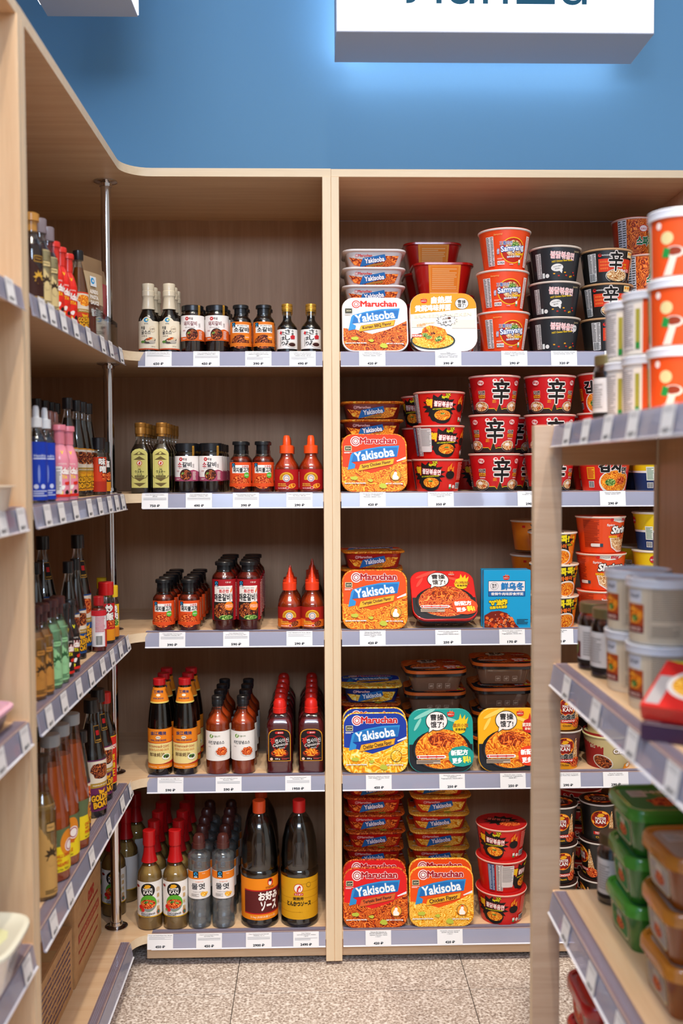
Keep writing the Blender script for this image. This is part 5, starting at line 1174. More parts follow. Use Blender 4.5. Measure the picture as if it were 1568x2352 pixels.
TRt = [
 [(853, ['Лапша б/п Yakisoba со', 'вкусом корейского барбекю', 'Maruchan, чашка 116,8 г'], '420', 'white upright tray'), (1026, ['Лапша', 'саморазогревающаяся с', 'соусом из тушёной курицы,', 'Yingyangweishi, чашка 265 г'], '390', 'braised chicken tray'), (1177, ['Лапша б/п Рамён со вкусом', 'говядины и ветчины Samyang,', 'чашка 115 г'], '290', 'orange cups'), (1291, ['Лапша б/п Hot Chicken острая', 'курица Samyang, чашка 105 г'], '320', 'black cups'), (1414, ['Лапша б/п Шин Рамён', 'Премиум Nongshim, 101 г'], '320', 'black banded bowls')],
 [(854, ['Лапша б/п Yakisoba куриный', 'аромат со специями', 'Maruchan, чашка 116,6 г'], '420', 'spicy chicken tray'), (1009, ['Лапша б/п Hot Chicken 2X Spicy', 'со вкусом курицы Samyang,', 'чашка 105 г'], '350', 'red splash cups'), (1214, ['Лапша б/п Шин', 'Nongshim, чашка 114 г'], '290', 'big red character cups'), (1403, ['Лапша б/п Кимчи Рамён', 'Ottogi, чашка 105 г'], '290', 'kimchi cups')],
 [(854, ['Лапша б/п Yakisoba со', 'вкусом курицы в соусе', 'терияки Maruchan, чашка', '112,8 г'], '420', 'teriyaki chicken tray'), (1026, ['Лапша б/п удон с соусом из', 'острой курицы', 'Yingyangweishi, чашка 292,8 г'], '250', 'tilted red tray'), (1172, ['Лапша б/п удон с соусом из', 'острой говядины', 'Yingyangweishi, пачка 225 г'], '170', 'blue cartons'), (1283, ['Топокки б/п Бокки', 'чашка 98 г'], '290', 'topokki cups')],
 [(868, ['Лапша б/п Yakisoba со вкусом', 'сыра чеддер Maruchan, чашка', '112,8 г'], '450', 'blue tray'), (1035, ['Лапша б/п удон с соусом', 'по-чунцински', 'Yingyangweishi, чашка 287,8 г'], '250', 'teal tray'), (1174, ['Лапша б/п удон с соусом', 'по-уханьски Yingyangweishi,', 'чашка 281 г'], '250', 'yellow tray'), (1300, ['Лапша б/п Dapanji со вкусом', 'курицы Master Kan, чашка 97 г'], '290', 'brown flame cups'), (1410, ['Лапша б/п Чапагури', 'Nongshim, чашка 114 г'], '290', 'tan bowls')],
 [(867, ['Лапша б/п Yakisoba со', 'вкусом говядины в соусе', 'терияки Maruchan, чашка', '113,4 г'], '420', 'teriyaki beef tray'), (1030, ['Лапша б/п Yakisoba куриный', 'аромат Maruchan, чашка', '113,4 г'], '420', 'chicken flavor tray')]]
SN = ['top', 'second', 'middle', 'fourth', 'bottom']
for part, T in (('left', TL), ('right', TRt)):
    for i, tg in enumerate(T):
        for px, ls, pr, w in tg:
            ptag(ls, pr+RUB, f'white price tag reading {pr} ₽ under the {w}, {SN[i]} shelf edge', (XP(px, SZ[i]-.018, YF), YF, SZ[i]), full=part == 'left')
def side_tags(pxs, z, x, out, wh, W=42):
    for k, px in enumerate(pxs):
        # distance at which the strip passes this photo column
        Y = 1.5
        for _ in range(12):
            p = proj(x+.008*out, Y, z-.02)[0]; Y *= (p-723)/(px-723) if abs(px-723) > 5 else 1
        ptag([], '450'+RUB, f'white price tag on the {wh}, {(ORD[k]+" " if k < 7 else "eighth ") if k else ""}nearest the camera', (x, Y, z), 'Y', out, W, 37, True)
side_tags((100, 122, 148, 176, 206, 238, 257, 280), SZ[0], XL, 1, 'top shelf edge left of the pole')
side_tags((112, 144, 176, 208, 232, 254, 270, 284), SZ[1], XL, 1, 'second shelf edge left of the pole')
side_tags((116, 150, 184, 212, 238, 260, 279, 296), SZ[2], XL, 1, 'middle shelf edge left of the pole')
side_tags((126, 163, 213, 252, 283, 302), SZ[3], XL, 1, 'fourth shelf edge left of the pole')
side_tags((26,), SZ[0], XL, 1, 'top shelf edge of near left bay')
side_tags((8, 52), SZ[1], XL, 1, 'second shelf edge of near left bay')
side_tags((4, 60), SZ[2], XL, 1, 'middle shelf edge of near left bay')
side_tags((66,), SZ[4]+.0, XL, 1, 'fourth shelf edge of near left bay') if False else side_tags((66,), SZ[3], XL, 1, 'fourth shelf edge of near left bay')
side_tags((1530, 1450, 1392, 1342, 1300), GZ[0], GX0, -1, 'top edge of the right gondola')
side_tags((1540, 1447, 1364, 1298), GZ[1], GX0, -1, 'second edge of the right gondola')
side_tags((1420, 1355, 1296), GZ[2], GX0, -1, 'third edge of the right gondola')
# ================================================================== stock of the left run (labels face the aisle)
HP = PI/2
def left(key, label, px, shelf, X, group=None, rz=0, cat='bottle', Y=None):
    z = SZ[shelf]; Y = Y or 2.0
    if X is None: X = XP(px, z+.05, Y)
    else:
        for _ in range(15):
            p = proj(X, Y, z+.06)[0]; Y *= (p-723)/(px-723)
    put(P[key], label, cat, group, (X, Y, z+.0002), HP-math.radians(38+rz))
def sb(R, H, neck=10, cap=('screw', 12, 20), capc='#111417', zs=.55, zn=.8, **k):
    return bprof(R, H*zs, H*zn, neck, H-cap[2]+2), (cap[0], cap[1], H-cap[2], H, capc)
# clear bottle with paper label (two cap kinds), amber / dark / green
def paper(name, R, H, liq, lab, capk, capc, ink='#3a2a1a', y0=8, y1=None, solid=False):
    y1 = y1 or H*.66
    a = band(R, y0, y1, lab, R*1.7).rect(-9, y1*.72, 9, y1*.82, ink, 2).rect(-8.2, y1*.73, 8.2, y1*.81, lab, 2).text('Meijer', 0, y1*.77, 12, 3.6, ink).poly(blob(0, y1*.48, R*.42, R*.5, 18, .3, 3, True), ink).ell(0, y1*.42, R*.3, R*.4, lab).lines(-R*.5, y0+4, R*.5, y0+12, 3, ink, .4)
    p, c = sb(R, H, 10.5, (capk, 13, 26 if capk != 'cork' else 34), capc, .60, .80)
    return bottle(name, p, H*.72, liq, c, a, n=24)
P['l1'] = paper('dressing_bottle', 20, 168, '#3a1210', '#d9c48c', 'screw', '#8c8088')
P['l2'] = paper('dressing_bottle', 20, 168, '#2c1410', '#3a1c16', 'cork', '#c08a3c', '#d8a83c')
P['l3'] = paper('dressing_bottle', 20, 165, '#a86a1c', '#b8803a', 'cork', '#3c1a1c')
P['l4'] = paper('dressing_bottle', 20, 165, '#8cc08c', '#8fc692', 'cork', '#3c1a1c', '#2c5a34')
P['l5'] = paper('dressing_bottle', 24, 258, '#a87830', '#c49a58', 'cork', '#3a2a20', '#3a2a14')
P['l2'].name = P['l3'].name = P['l4'].name = P['l5'].name = 'dressing_bottle'
def bul(body, cap, low='#f0c01c', R=18, H=144, side=None):
    a = band(R, 8, 78, body, R*PI*.99).text('Buldak', 0, 58, 34, 12, '#f6f0ec', rot=-6, bold=.05, shear=.1, out='#b8141c' if body != '#c8180f' else '#6a0c08', ow=.08).text('VITA', 0, 46, 18, 6, low, rot=-6, bold=.04).text('samyang', 0, 70, 16, 3, '#f0e8e0')
    for i, (x, y) in enumerate(((-10, 32), (0, 26), (9, 34), (-4, 16), (8, 18))): a.poly(blob(x, y, 5, 4, 9, .3, i), (low, '#f4f0ea', '#d82a18', low, '#1c1412')[i])
    a.poly([(-PI*R, 8), (PI*R, 8), (PI*R, 13), (-PI*R, 13)], '#d8281c')
    if side: a.rect(-30, 14, -2, 66, '#e4e0e0').lines(-28, 18, -4, 62, 16, '#6a6466')
    pr = [(R-3, 0), (R-1, 1), (R, 4), (R, 80), (R-2, 88), (R*.72, 98), (R*.52, 106), (R*.52, 124)]
    nk = Art().text('V', 0, 92, 5, 6, low, bold=.05)
    return bottle('sauce_bottle', pr, 120, M(body, .28, 0, .4), ('tee', R*.66, 108, H, cap), a, arts=[nk], solid=True, n=24)
P['b1'] = bul('#e8281a', '#d8281a'); P['b2'] = bul('#e890a4', '#d87a8c', '#f8d848', side=1); P['b3'] = bul('#1c1414', '#18181a', '#e8e01c')
P['b2'].name = P['b3'].name = 'sauce_bottle'
def boat(R, H, band1, food, cap='#15171a', neck=False, liq='#0a0707', lowc=None, sleeve=True):
    y1 = H*.50
    a = band(R, H*.06, y1, lowc or band1, R*PI*.99).rect(-R*3, H*.30, R*3, y1-3, '#e8dcc8').poly(blob(2, H*.40, R*.8, H*.075, 16, .2, 4), food).rect(-R*3, H*.26, R*3, H*.30, '#b08a2c').text('PREMIUM SAUCE', 0, H*.28, R*1.3, 3, '#f4ecd8')
    a.poly([(-8, H*.245), (-5, H*.20), (6, H*.20), (9, H*.25), (2, H*.23)], '#e8a81c').text('GOLDEN', 0, H*.175, R*1.5, H*.05, '#f0b01c', rot=4, bold=.06, out='#1c140c', ow=.12).text('BOAT', 0, H*.115, R*1.2, H*.05, '#f0b01c', rot=4, bold=.06, out='#1c140c', ow=.12)
    arts = []
    if neck: arts = [Art().poly([(-9, H*.64), (9, H*.64), (7, H*.78), (-7, H*.78)], '#b8862c').poly([(-8, H*.645), (8, H*.645), (6.3, H*.775), (-6.3, H*.775)], '#14100e').rect(-4, H*.70, 4, H*.74, '#c81c20').text('GOLDEN', 0, H*.66, 13, 3, '#e0a83c', bold=.03)]
    p = [(R-3, 0), (R-.6, 1.4), (R, 4), (R, y1+4), (R*.93, y1+10)] + [(R*.93+(R*.36-R*.93)*t**1.1, y1+10+(H*.86-y1-10)*t) for t in (.2, .4, .6, .8, 1)] + [(R*.36, H*.9)]
    return bottle('soy_sauce_bottle', p, H*.80, liq, ('screw', max(R*.52, 11), H*.885, H, cap), a, arts=arts, n=24)
P['g1'] = boat(21, 213, '#c8501c', '@dkm', lowc='#d8901c'); P['g2'] = boat(21, 213, '#1c4c8a', '@dkm'); P['g3'] = boat(27, 259, '#1c4c8a', '@red', neck=True)
P['g4'] = boat(31, 258, '#6a2456', '@dkm', neck=True); P['g5'] = boat(20, 178, '#1c6a34', '@org', liq='#8a4a10', lowc='#d8401c')
P['g6'] = boat(16, 215, '#6a2456', '@red')
a = band(18, 6, 108, '#1238b0', 56).rect(-12, 78, 12, 80, '#d8e4f8').text('Hendrix', 0, 84, 22, 5, '#d8e4f8').ell(-3, 52, 2, 16, '#7a90d8').ell(-8, 30, 4, 4, '#c8d4f4').ell(4, 30, 4, 4, '#c8d4f4').lines(-13, 12, 13, 24, 3, '#c8d4f4')
p, c = sb(18, 172, 9, ('squeeze', 11, 38), '#dfe4ea', .63, .76)
P['bl'] = bottle('drink_bottle', p, 118, '#1a2a4a', c, a, n=24)
a = band(18, 6, 104, '#d82c14', 56).ell(2, 46, 9, 14, '#f08a1c').ell(2, 46, 5, 9, '#d82c14').text('Sauce', 0, 84, 22, 5, '#f8c85a').lines(-13, 10, 13, 24, 3, '#f0a04a')
P['rd'] = bottle('drink_bottle', p, 118, '#5a1c0c', (c[0], c[1], c[2], c[3], '#8a5a50'), a, n=24)
def smalljar(R, H, body, capc, t, food='@red', rim=None, cap='jar', low='#e8941c', liq='#2a1410'):
    a = band(R, 8, H*.66, body, R*2.2).rect(-R*2.2, 8, R*2.2, H*.24, low).poly(blob(4, H*.35, R*.5, H*.09, 12, .2, 4), food)
    for i, ch in enumerate(t): a.text(ch, -3+2*(i % 2), H*(.58-.13*i), R*.9, H*.12, '#f6f2ee', bold=.04, out='#1c1412', ow=.08)
    pr = [(R-2, 0), (R, 3), (R, H*.70), (R*.8, H*.76), (R*.8, H*.80)]
    return bottle('spice_jar', pr, H*.6, liq, (cap, R*.92, H*.79, H, capc), a, n=24)
P['j1'] = smalljar(18, 134, '#d8401c', '#1c1618', '味噌', low='#b8301c'); P['j2'] = smalljar(17, 126, '#18201c', '#15171a', '塩', low='#e8941c')
P['j3'] = smalljar(19, 142, '#c81c20', '#c81418', '炒飯', cap='screw'); P['j4'] = smalljar(16, 128, '#f0c01c', '#f0c81c', '焼肉', food='@veg', cap='screw', low='#d8801c')
a = band(16, 12, 92, '#e8e4ea', 48).rect(-12, 14, 4, 40, '#f4f4f4').bars(-11, 16, 3, 36).lines(-12, 44, 10, 88, 14, '#c03040').rect(10, 10, 48, 50, '#c83018').rect(-48, 80, 48, 92, '#c8202c')
p, c = sb(16, 122, 10, ('screw', 11.5, 20), '#b01820', .76, .82)
P['j5'] = bottle('spice_jar', p, 96, '#8a2010', c, a, n=24)
a = band(34, 20, 100, '#e8d01c', 100).rect(-100, 68, 100, 100, '#5a6a48').ell(16, 72, 18, 24, '#d8841c').ell(20, 66, 12, 12, '#f0e8e8').ell(20, 66, 10, 10, '#a83040').ell(20, 66, 8, 8, '#f0e8e8').text('CHILLI SAUCE', 4, 50, 34, 6, '#c83018', bold=.03).text('WITH', -6, 42, 12, 5, '#c83018', bold=.03).text('PINEAPPLE', 2, 34, 30, 6, '#c83018', bold=.03).text('Net Vol. 700ml', 2, 25, 30, 4, '#2a2a1c').rect(-34, 22, -28, 96, '#eceae4')
cp = [(30, 0), (33, 1.5), (34, 5), (34, 112), (33, 122), (30, 145), (26, 175), (20, 220), (16.5, 244), (16.5, 254)]
P['ch'] = bottle('chilli_sauce_bottle', cp, 214, '#e6600e', ('screw', 18.5, 250, 272, '#9aa0a4'), a, liqrough=.4)
a = band(24, 22, 132, '#d8241a', 60).rect(-60, 20, 60, 22, '#f0c01c', up=0).rect(-60, 132, 60, 134, '#f0c01c', up=0).text('AMOY', 0, 108, 30, 9, '#f4f0ea', rot=5, bold=.05)
for i, ch in enumerate('老抽王'): a.text(ch, 0, 84-i*19, 14, 15, '#f0d01c', bold=.03)
p, c = sb(25, 236, 11, ('screw', 14, 26), '#c81c18', .60, .82)
P['rl'] = bottle('soy_sauce_bottle', p, 186, '#0c0706', c, a, n=28)

G1 = 'cream labelled dressing bottles'
left('l2', 'dark bottle with gold stopper and brown label, half behind left partition, top shelf', 73, 0, -.50)
left('l1', 'clear capped dressing bottle with cream paper label, left one on the top shelf', 92, 0, -.497, G1)
left('l1', 'clear capped dressing bottle with cream paper label, right one on the top shelf', 110, 0, -.500, G1)
for i, px in enumerate((124, 139, 156)): left('b1', f'glossy red chilli bottle with red cap, {ORD[i]} of three on the top left shelf', px, 0, -.492, 'red chilli bottles', 10)
left('g5', 'amber bottle with dark green cap behind the red chilli bottles', 151, 0, -.545, 'amber sauce bottles')
left('g5', 'amber bottle with dark cap and green label beside the brown pouch', 181, 0, -.500, 'amber sauce bottles')
for i, px in enumerate((84, 104)): left('bl', f'bright blue bottle with clear cap, {("nearer the partition", "next to the red bottles")[i]}', px, 1, -.490, 'blue bottles', 14)
for i, px in enumerate((117, 128)): left('rd', f'red and orange bottle with brownish cap, {("left", "right")[i]} one behind the pink bottles', px, 1, -.506, 'red bottles')
for i, px in enumerate((137, 157)): left('b2', f'pink bottle with white side label, {("left", "right")[i]} one on the second shelf', px, 1, -.483, 'pink bottles', 20)
for i, px in enumerate((153, 173, 186, 199)): left('g1', f'tall dark soy bottle with orange label, {ORD[i]} of the front four', px+4, 1, -.528, 'tall soy bottles with orange labels')
for i, px in enumerate((86, 104, 119, 130)): left('g1', f'tall dark soy bottle at the back behind the blue bottles, {ORD[i]} from the partition', px, 1, -.600, 'tall soy bottles with orange labels')
left('j1', 'small jar with black cap and orange-red label on the second shelf', 226, 1, -.505, None, cat='jar')
left('j2', 'small clear jar with black cap nearest the pole on the second shelf', 237, 1, -.506, None, cat='jar')
left('l3', 'amber dressing bottle with dark red stopper, nearest the partition on the middle shelf', 79, 2, -.492, 'stoppered dressing bottles')
left('l3', 'amber dressing bottle with dark red stopper beside the green ones', 97, 2, -.488, 'stoppered dressing bottles')
left('l4', 'pale green dressing bottle with dark stopper, left one', 117, 2, -.487, 'pale green bottles')
left('l4', 'pale green dressing bottle with dark stopper, right one', 133, 2, -.486, 'pale green bottles')
for i, px in enumerate((147, 161)): left('b3', f'glossy black chilli bottle with black cap, {("left", "right")[i]} one', px, 2, -.488, 'black chilli bottles', 8)
for i, px in enumerate((158, 174)): left('g2', f'dark soy bottle with blue label, {("left", "right")[i]} one of the medium pair', px+1, 2, -.510, 'blue labelled soy bottles')
left('g3', 'largest dark soy bottle with blue label and neck tag, beside the small red jars', 181, 2, -.522, 'large blue labelled soy bottles')
left('g3', 'large dark soy bottle with neck tag standing at the back left of the middle shelf', 101, 2, -.590, 'large blue labelled soy bottles')
left('g2', 'dark soy bottle at the back beside the partition on the middle shelf', 84, 2, -.572, 'blue labelled soy bottles')
left('j5', 'small white labelled spice jar with dark red cap on the middle shelf', 227, 2, -.480, None, 25, 'jar')
left('j3', 'spice jar with bright red cap and red label beside the yellow one', 244, 2, -.485, None, 10, 'jar')
left('j4', 'yellow spice jar with yellow cap in front of the pole', 257, 2, -.482, None, 10, 'jar')
left('j4', 'yellow spice jar with yellow cap behind the red capped jars', 236, 2, -.54, None, 0, 'jar')
left('l5', 'tall amber bottle with tan label, nearest the partition on the fourth shelf', 99, 3, -.490, 'tall amber bottles')
left('l5', 'tall amber bottle with tan label, second on the fourth shelf', 90, 3, -.555, 'tall amber bottles')
for i, px in enumerate((118, 141, 165)): left('ch', f'orange chilli sauce bottle with grey cap and yellow label, {ORD[i]} of three', px, 3, -.497, 'orange chilli sauce bottles', (6, 30, -30)[i])
left('g6', 'thin dark bottle with black cap and purple label beside the orange chilli bottles', 190, 3, -.494)
left('g4', 'large dark soy bottle with purple label, nearer the camera', 212, 3, -.497, 'purple labelled soy bottles')
left('g4', 'large dark soy bottle with purple label, nearer the pole', 227, 3, -.505, 'purple labelled soy bottles')
left('rl', 'dark bottle with red and yellow label right beside the pole on the fourth shelf', 243, 3, -.502)
left('g6', 'dark bottle with purple label standing behind the large purple labelled ones', 214, 3, -.575)
# sauce pouches in a clear tray
def pouch(body, low, t1, t2, name='sauce_pouch', twist=0):
    root = thing(name); bm = bmesh.new(); N = 9; W = .052; H = .182
    grid = {}
    for s in (-1, 1):
        for j in range(17):
            for i in range(N):
                u = i/(N-1)*2-1; v = j/16
                th_ = .016*(1-u*u)**.6*(1-v)**.55*(1+.12*math.sin(7*v+3*u))*(1 if v > .02 else .9)
                x = u*W*(1-.12*v*v)+.004*math.sin(9*v)*twist; y = s*th_+.006*math.sin(5*v+u*2)*twist*v; z = v*H
                if i in (0, N-1) or j == 16:
                    if s == 1: grid[(s, i, j)] = grid[(-1, i, j)]; continue
                grid[(s, i, j)] = bm.verts.new((x, y, z))
    for s in (-1, 1):
        for j in range(16):
            for i in range(N-1):
                q = [grid[(s, i, j)], grid[(s, i+1, j)], grid[(s, i+1, j+1)], grid[(s, i, j+1)]]
                try: f = bm.faces.new(q if s < 0 else q[::-1])
                except ValueError: continue
                f.material_index = 1 if j < 7 else (2 if j > 12 else 0)
    bv = [grid[(-1, i, 0)] for i in range(N)]+[grid[(1, i, 0)] for i in range(N-2, 0, -1)]
    bm.faces.new(bv)
    mesh_obj('foil_body', bm, [M(body, .25, 0, .4), M(low, .25, 0, .4), M('#a88c6c', .2, .3, .4)], root, 60)
    a = Art(); a.rect(-17, 116, 6, 138, '#e8eef0').ell(-8, 128, 7, 7, '#2a9ad8').ell(-7, 128, 3, 3, '#e8eef0')
    for i, w_ in enumerate(t1): a.text(w_, -6, 104-i*12, 30, 8, '#f2ece4', bold=.05)
    a.text(t2, 2, 58, 46, 15, '#f6f2ec', bold=.06)
    a.build('print', lambda x, y, o: (x, -.0165*(1-(x/W)**2)**.5*max(1-y/H, .0)**.55-.0022-o, y), root, 6)
    return root
P['p1'] = pouch('#c8b08c', '#6a4030', ('ALFREDO', 'PASTA', 'SAUCE'), '알프레도'); P['p2'] = pouch('#a8404c', '#d81c20', ('ROSE', 'PASTA', 'SAUCE'), '로제', twist=1)
for i, (px, Y, X, k, rz) in enumerate(((222, 2.24, -.495, 'p1', -50), (208, 2.25, -.56, 'p2', -60), (248, 2.36, -.512, 'p2', -50), (238, 2.345, -.565, 'p1', -60))):
    put(P[k], ('brown pasta sauce pouch with white lettering in front in the clear tray', 'red pasta sauce pouch standing behind the brown one', 'red pasta sauce pouch nearest the pole', 'brown pasta sauce pouch at the back of the clear tray')[i], 'pouch', 'pasta sauce pouches', (X, Y, SZ[0]+.0022), math.radians(90+rz*.4))
def openbox(name, x0, x1, y0, y1, z, h, mat, label, cat, t=.0015):
    bm = bmesh.new()
    add_box(bm, x0, x1, y0, y1, z, z+t)
    for b_ in ((x0, x0+t, y0, y1, z+t, z+h), (x1-t, x1, y0, y1, z+t, z+h), (x0+t, x1-t, y0, y0+t, z+t, z+h), (x0+t, x1-t, y1-t, y1, z+t, z+h)): add_box(bm, *b_)
    return tag(mesh_obj(name, bm, [mat]), label, cat)
openbox('acrylic_tray', -.615, -.468, 2.17, 2.40, SZ[0]+.0003, .062, GLASSD, 'low clear acrylic tray holding pasta sauce pouches on the top left shelf', 'tray')

# cardboard boxes on the bottom shelf
def cardboard():
    m, nt, b = newmat('kraft_cardboard'); L = nt.links.new
    tc = nd(nt, 'ShaderNodeTexCoord'); n = nd(nt, 'ShaderNodeTexNoise', Scale=60., Detail=4.); L(tc.outputs['Object'], n.inputs['Vector'])
    r = ramp(nt, [(.3, '#b58a5c'), (.7, '#c49a6a')]); L(n.outputs['Fac'], r.inputs[0]); L(r.outputs[0], b.inputs['Base Color']); b.inputs['Roughness'].default_value = .8
    return m
CB = cardboard()
def carton_box(x0, x1, y0, y1, h, label, art):
    root = thing('cardboard_box', label, 'box'); z = SZ[4]+.0003
    root.location = (0, 0, 0)
    bm = bmesh.new(); add_box(bm, x0, x1, y0, y1, z, z+h); bmesh.ops.bevel(bm, geom=bm.edges[:], offset=.002, segments=2, affect='EDGES')
    mesh_obj('carton', bm, [CB], root, 30)
    bm = bmesh.new(); add_box(bm, x0+.004, x1-.004, (y0+y1)/2-.024, (y0+y1)/2+.024, z+h+.0001, z+h+.0005); mesh_obj('packing_tape', bm, [M('#c8a878', .2, 0, .6)], root)
    art.build('print', lambda x, y, o: (x1+.0002+o, (y0+y1)/2+x, z+y), root)
a = Art(); W = 110
a.text('СОУС', 30, 150, 60, 22, '#b03020', bold=.10).text('ИЗГОТОВИТЕЛЬ ДЛЯ КИТАЙСКОЙ КУХНИ', 0, 126, 200, 9, '#b03020', bold=.06).rect(-100, 84, 110, 104, '#a83c2c').text('ХРАНИТЬ В СУХОМ МЕСТЕ', 5, 94, 190, 9, '#c49a6a', bold=.04).text('Произведено для розничной торговли', 0, 64, 200, 8, '#b03020', bold=.05).text('Срок годности указан на упаковке', -4, 40, 190, 8, '#b03020', bold=.05)
carton_box(-.80, -.541, 2.185, 2.46, .19, 'cardboard box with red printed lettering on the bottom left shelf', a)
a = Art()
for i in range(9): a.text(('Состав: вода, соль, соевые бобы, сахар', 'Изготовлено из натурального сырья', 'Хранить при температуре до 25 градусов')[i % 3], 0, 126-i*13, 230, 6.4, '#46386c', bold=.05)
carton_box(-.80, -.543, 1.90, 2.176, .15, 'cardboard box with rows of violet printed lettering, in front of the red lettered one', a)

# ================================================================== bowls on the near left bay
def bowl_shell(name, R, Rb, h, colour, rough=.4, oct_=False):
    root = thing(name); bm = bmesh.new(); n = 40
    prof = mm([(Rb, 0), (Rb+2, 1), (R-6, h-3), (R-4, h-1.2), (R, h-1), (R, h), (R-4.5, h), (R-7, h-3), (Rb+.5, 2.2), (.01, 2.2)])
    bm = bmesh.new(); lathe(bm, prof, sect(8., ax=1, ay=1) if oct_ else CIRC, n, cap1=False); mesh_obj('bowl', bm, [M(colour, rough, 0, .3)], root, 40)
    return root
P['fb'] = bowl_shell('foam_bowl', 76, 62, 36, '#e6d9c6')
x_, y_ = XP(50, SZ[1]+.03, 1.47)-.076, 1.47
put(P['fb'], 'cream foam bowl at the left edge, the lower of two', 'bowl', 'cream foam bowls', (x_, y_, SZ[1]+.0003))
P['fb2'] = bowl_shell('foam_bowl', 70, 58, 34, '#ead8c0'); P['fb2'].name = 'foam_bowl'
put(P['fb2'], 'cream foam bowl at the left edge, stacked on top of the other', 'bowl', 'cream foam bowls', (x_-.012, y_-.005, SZ[1]+.0371))
def lidded(name, R, h, cbody, clid, lab, cat, loc, p=5, cont=None):
    root = thing(name, lab, cat); sec = sect(p)
    bm = bmesh.new(); lathe(bm, mm([(R*.7, 0), (R*.74, 1), (R*.95, h-8), (R*.97, h-6)]), sec, 48); mesh_obj('tub_body', bm, [cbody], root, 40)
    bm = bmesh.new(); lathe(bm, mm([(R*.98, h-7), (R, h-6), (R, h-1.5), (R*.97, h), (R*.90, h), (R*.87, h-2), (.01, h-2)]), sec, 48, cap1=False); l = mesh_obj('lid', bm, [clid], root, 40)
    if cont: cont(l, R, h)
    root.location = loc
    return root
lidded('lidded_tub', 62, 40, GLASSD, M('#e8b4cc', .35), 'shallow clear tub with pink rounded square lid at the left edge', 'tub', (XP(32, SZ[2]+.04, 1.50)-.062, 1.50, SZ[2]+.0003),
       cont=lambda l, R, h: Art().ell(4, 0, 30, 26, '#d8d4cc').ell(4, 0, 24, 20, '#5a8a8c').build('label', lambda x, y, o: (x, y, (h-1.9)/1000+o), l))
def ins(l, R, h):
    a = Art().poly(blob(0, 0, R*.7, R*.62, 16, .1, 2), '#d9dcae').rect(-6, -30, 34, -8, '#f2f2ee').rect(-30, -12, 0, 6, '#eef0ec').rect(10, 10, 30, 18, '#c8542c', 2)
    a.build('printed_label', lambda x, y, o: (x, y, (h-1.9)/1000+o), l)
lidded('serving_bowl', 88, 76, M('#e8e4e0', .12, 0, .6), M('#e4e5d4', .25, 0, .4), 'white lidded bowl with pale green label on the near left shelf', 'bowl', (XP(66, SZ[3]+.07, 1.45)-.088, 1.45, SZ[3]+.0003), 4, ins)

# ================================================================== stock of the right gondola
TOPZ = GZ[0]
def tub_art(kind):
    a = Art()
    if kind == 'o':
        a.rect(-140, 3, 140, 84, '#efe6da').rect(-10, 3, 66, 84, '#e04e12').ell(20, 56, 9, 9, '#d8c890').ell(30, 36, 13, 8, '#e8dcd0').ell(30, 37, 10, 6, '#8a3010').poly([(12, 30), (16, 44), (24, 40), (22, 28)], '#1c8a3c').poly([(14, 4), (24, 30), (34, 32), (26, 4)], '#e8d8c8').ell(8, 74, 4, 5, '#f0e0d8')
        a.rect(-60, 10, -24, 78, '#d9d3d3').lines(-58, 14, -26, 76, 20, '#8c8688').rect(-21, 14, -14, 70, '#a8a03c').rect(-21, 10, -14, 20, '#2c8a3c')
    else:
        a.rect(-160, 3, 160, 84, '#d9c8ae').rect(-52, 14, -20, 80, '#dcd0b8').rect(-50, 58, -24, 76, '#d8d8e0').text('390₽', -37, 67, 20, 6, '#4a4a58').rect(-52, 22, -20, 56, '#b04a1c').poly(blob(-36, 40, 13, 13, 14, .2, 2), '@org').ell(-36, 36, 6, 5, '@veg').rect(-52, 16, -20, 26, '#7a1c1c').text('МИСО', -36, 21, 22, 5, '#e8c8b8', bold=.03)
        a.rect(-14, 10, 60, 82, '#cbbaa2').lines(-8, 34, 54, 80, 16, '#8e7e6c').lines(-8, 12, 30, 28, 6, '#8e7e6c')
    return a
def wtub(R, h, kind, name='plastic_tub'):
    root = thing(name)
    pr = mm([(R*.86, 0), (R*.88, 1), (R*.94, h-9)])
    bm = bmesh.new(); lathe(bm, pr, CIRC, 48); mesh_obj('tub_body', bm, [M('#e4dccf', .35, 0, .3)], root, 40)
    bm = bmesh.new(); lathe(bm, mm([(R*.97, h-13), (R, h-12.4), (R, h-3), (R*1.01, h-2), (R*.99, h-.4), (R*.95, h), (R*.92, h-1), (R*.90, h-4), (.01, h-4)]), CIRC, 48, cap0=False, cap1=False); mesh_obj('lid', bm, [M('#e2e6f0', .3, 0, .4)], root, 40)
    tub_art(kind).build('label', wrap(pr, CIRC), root, 5)
    return root
P['to'] = wtub(44, 97, 'o'); P['tw'] = wtub(50, 92, 'w'); P['tw'].name = 'plastic_tub'
for i, (Y, px, n, rz) in enumerate(((1.62, 1384, 2, -18), (1.53, 1424, 2, -22), (1.435, 1481, 3, -72))):
    x = XP(px, TOPZ+.06, Y)+.043
    for k in range(n):
        put(P['to'], f'white lidded orange and cream tub, {("far", "middle", "near")[i]} stack on top of the gondola, {["bottom", "middle" if n == 3 else "top", "top"][k]} one', 'tub', 'orange and cream tubs', (x, Y, TOPZ+.0003+k*.0972), math.radians(rz))
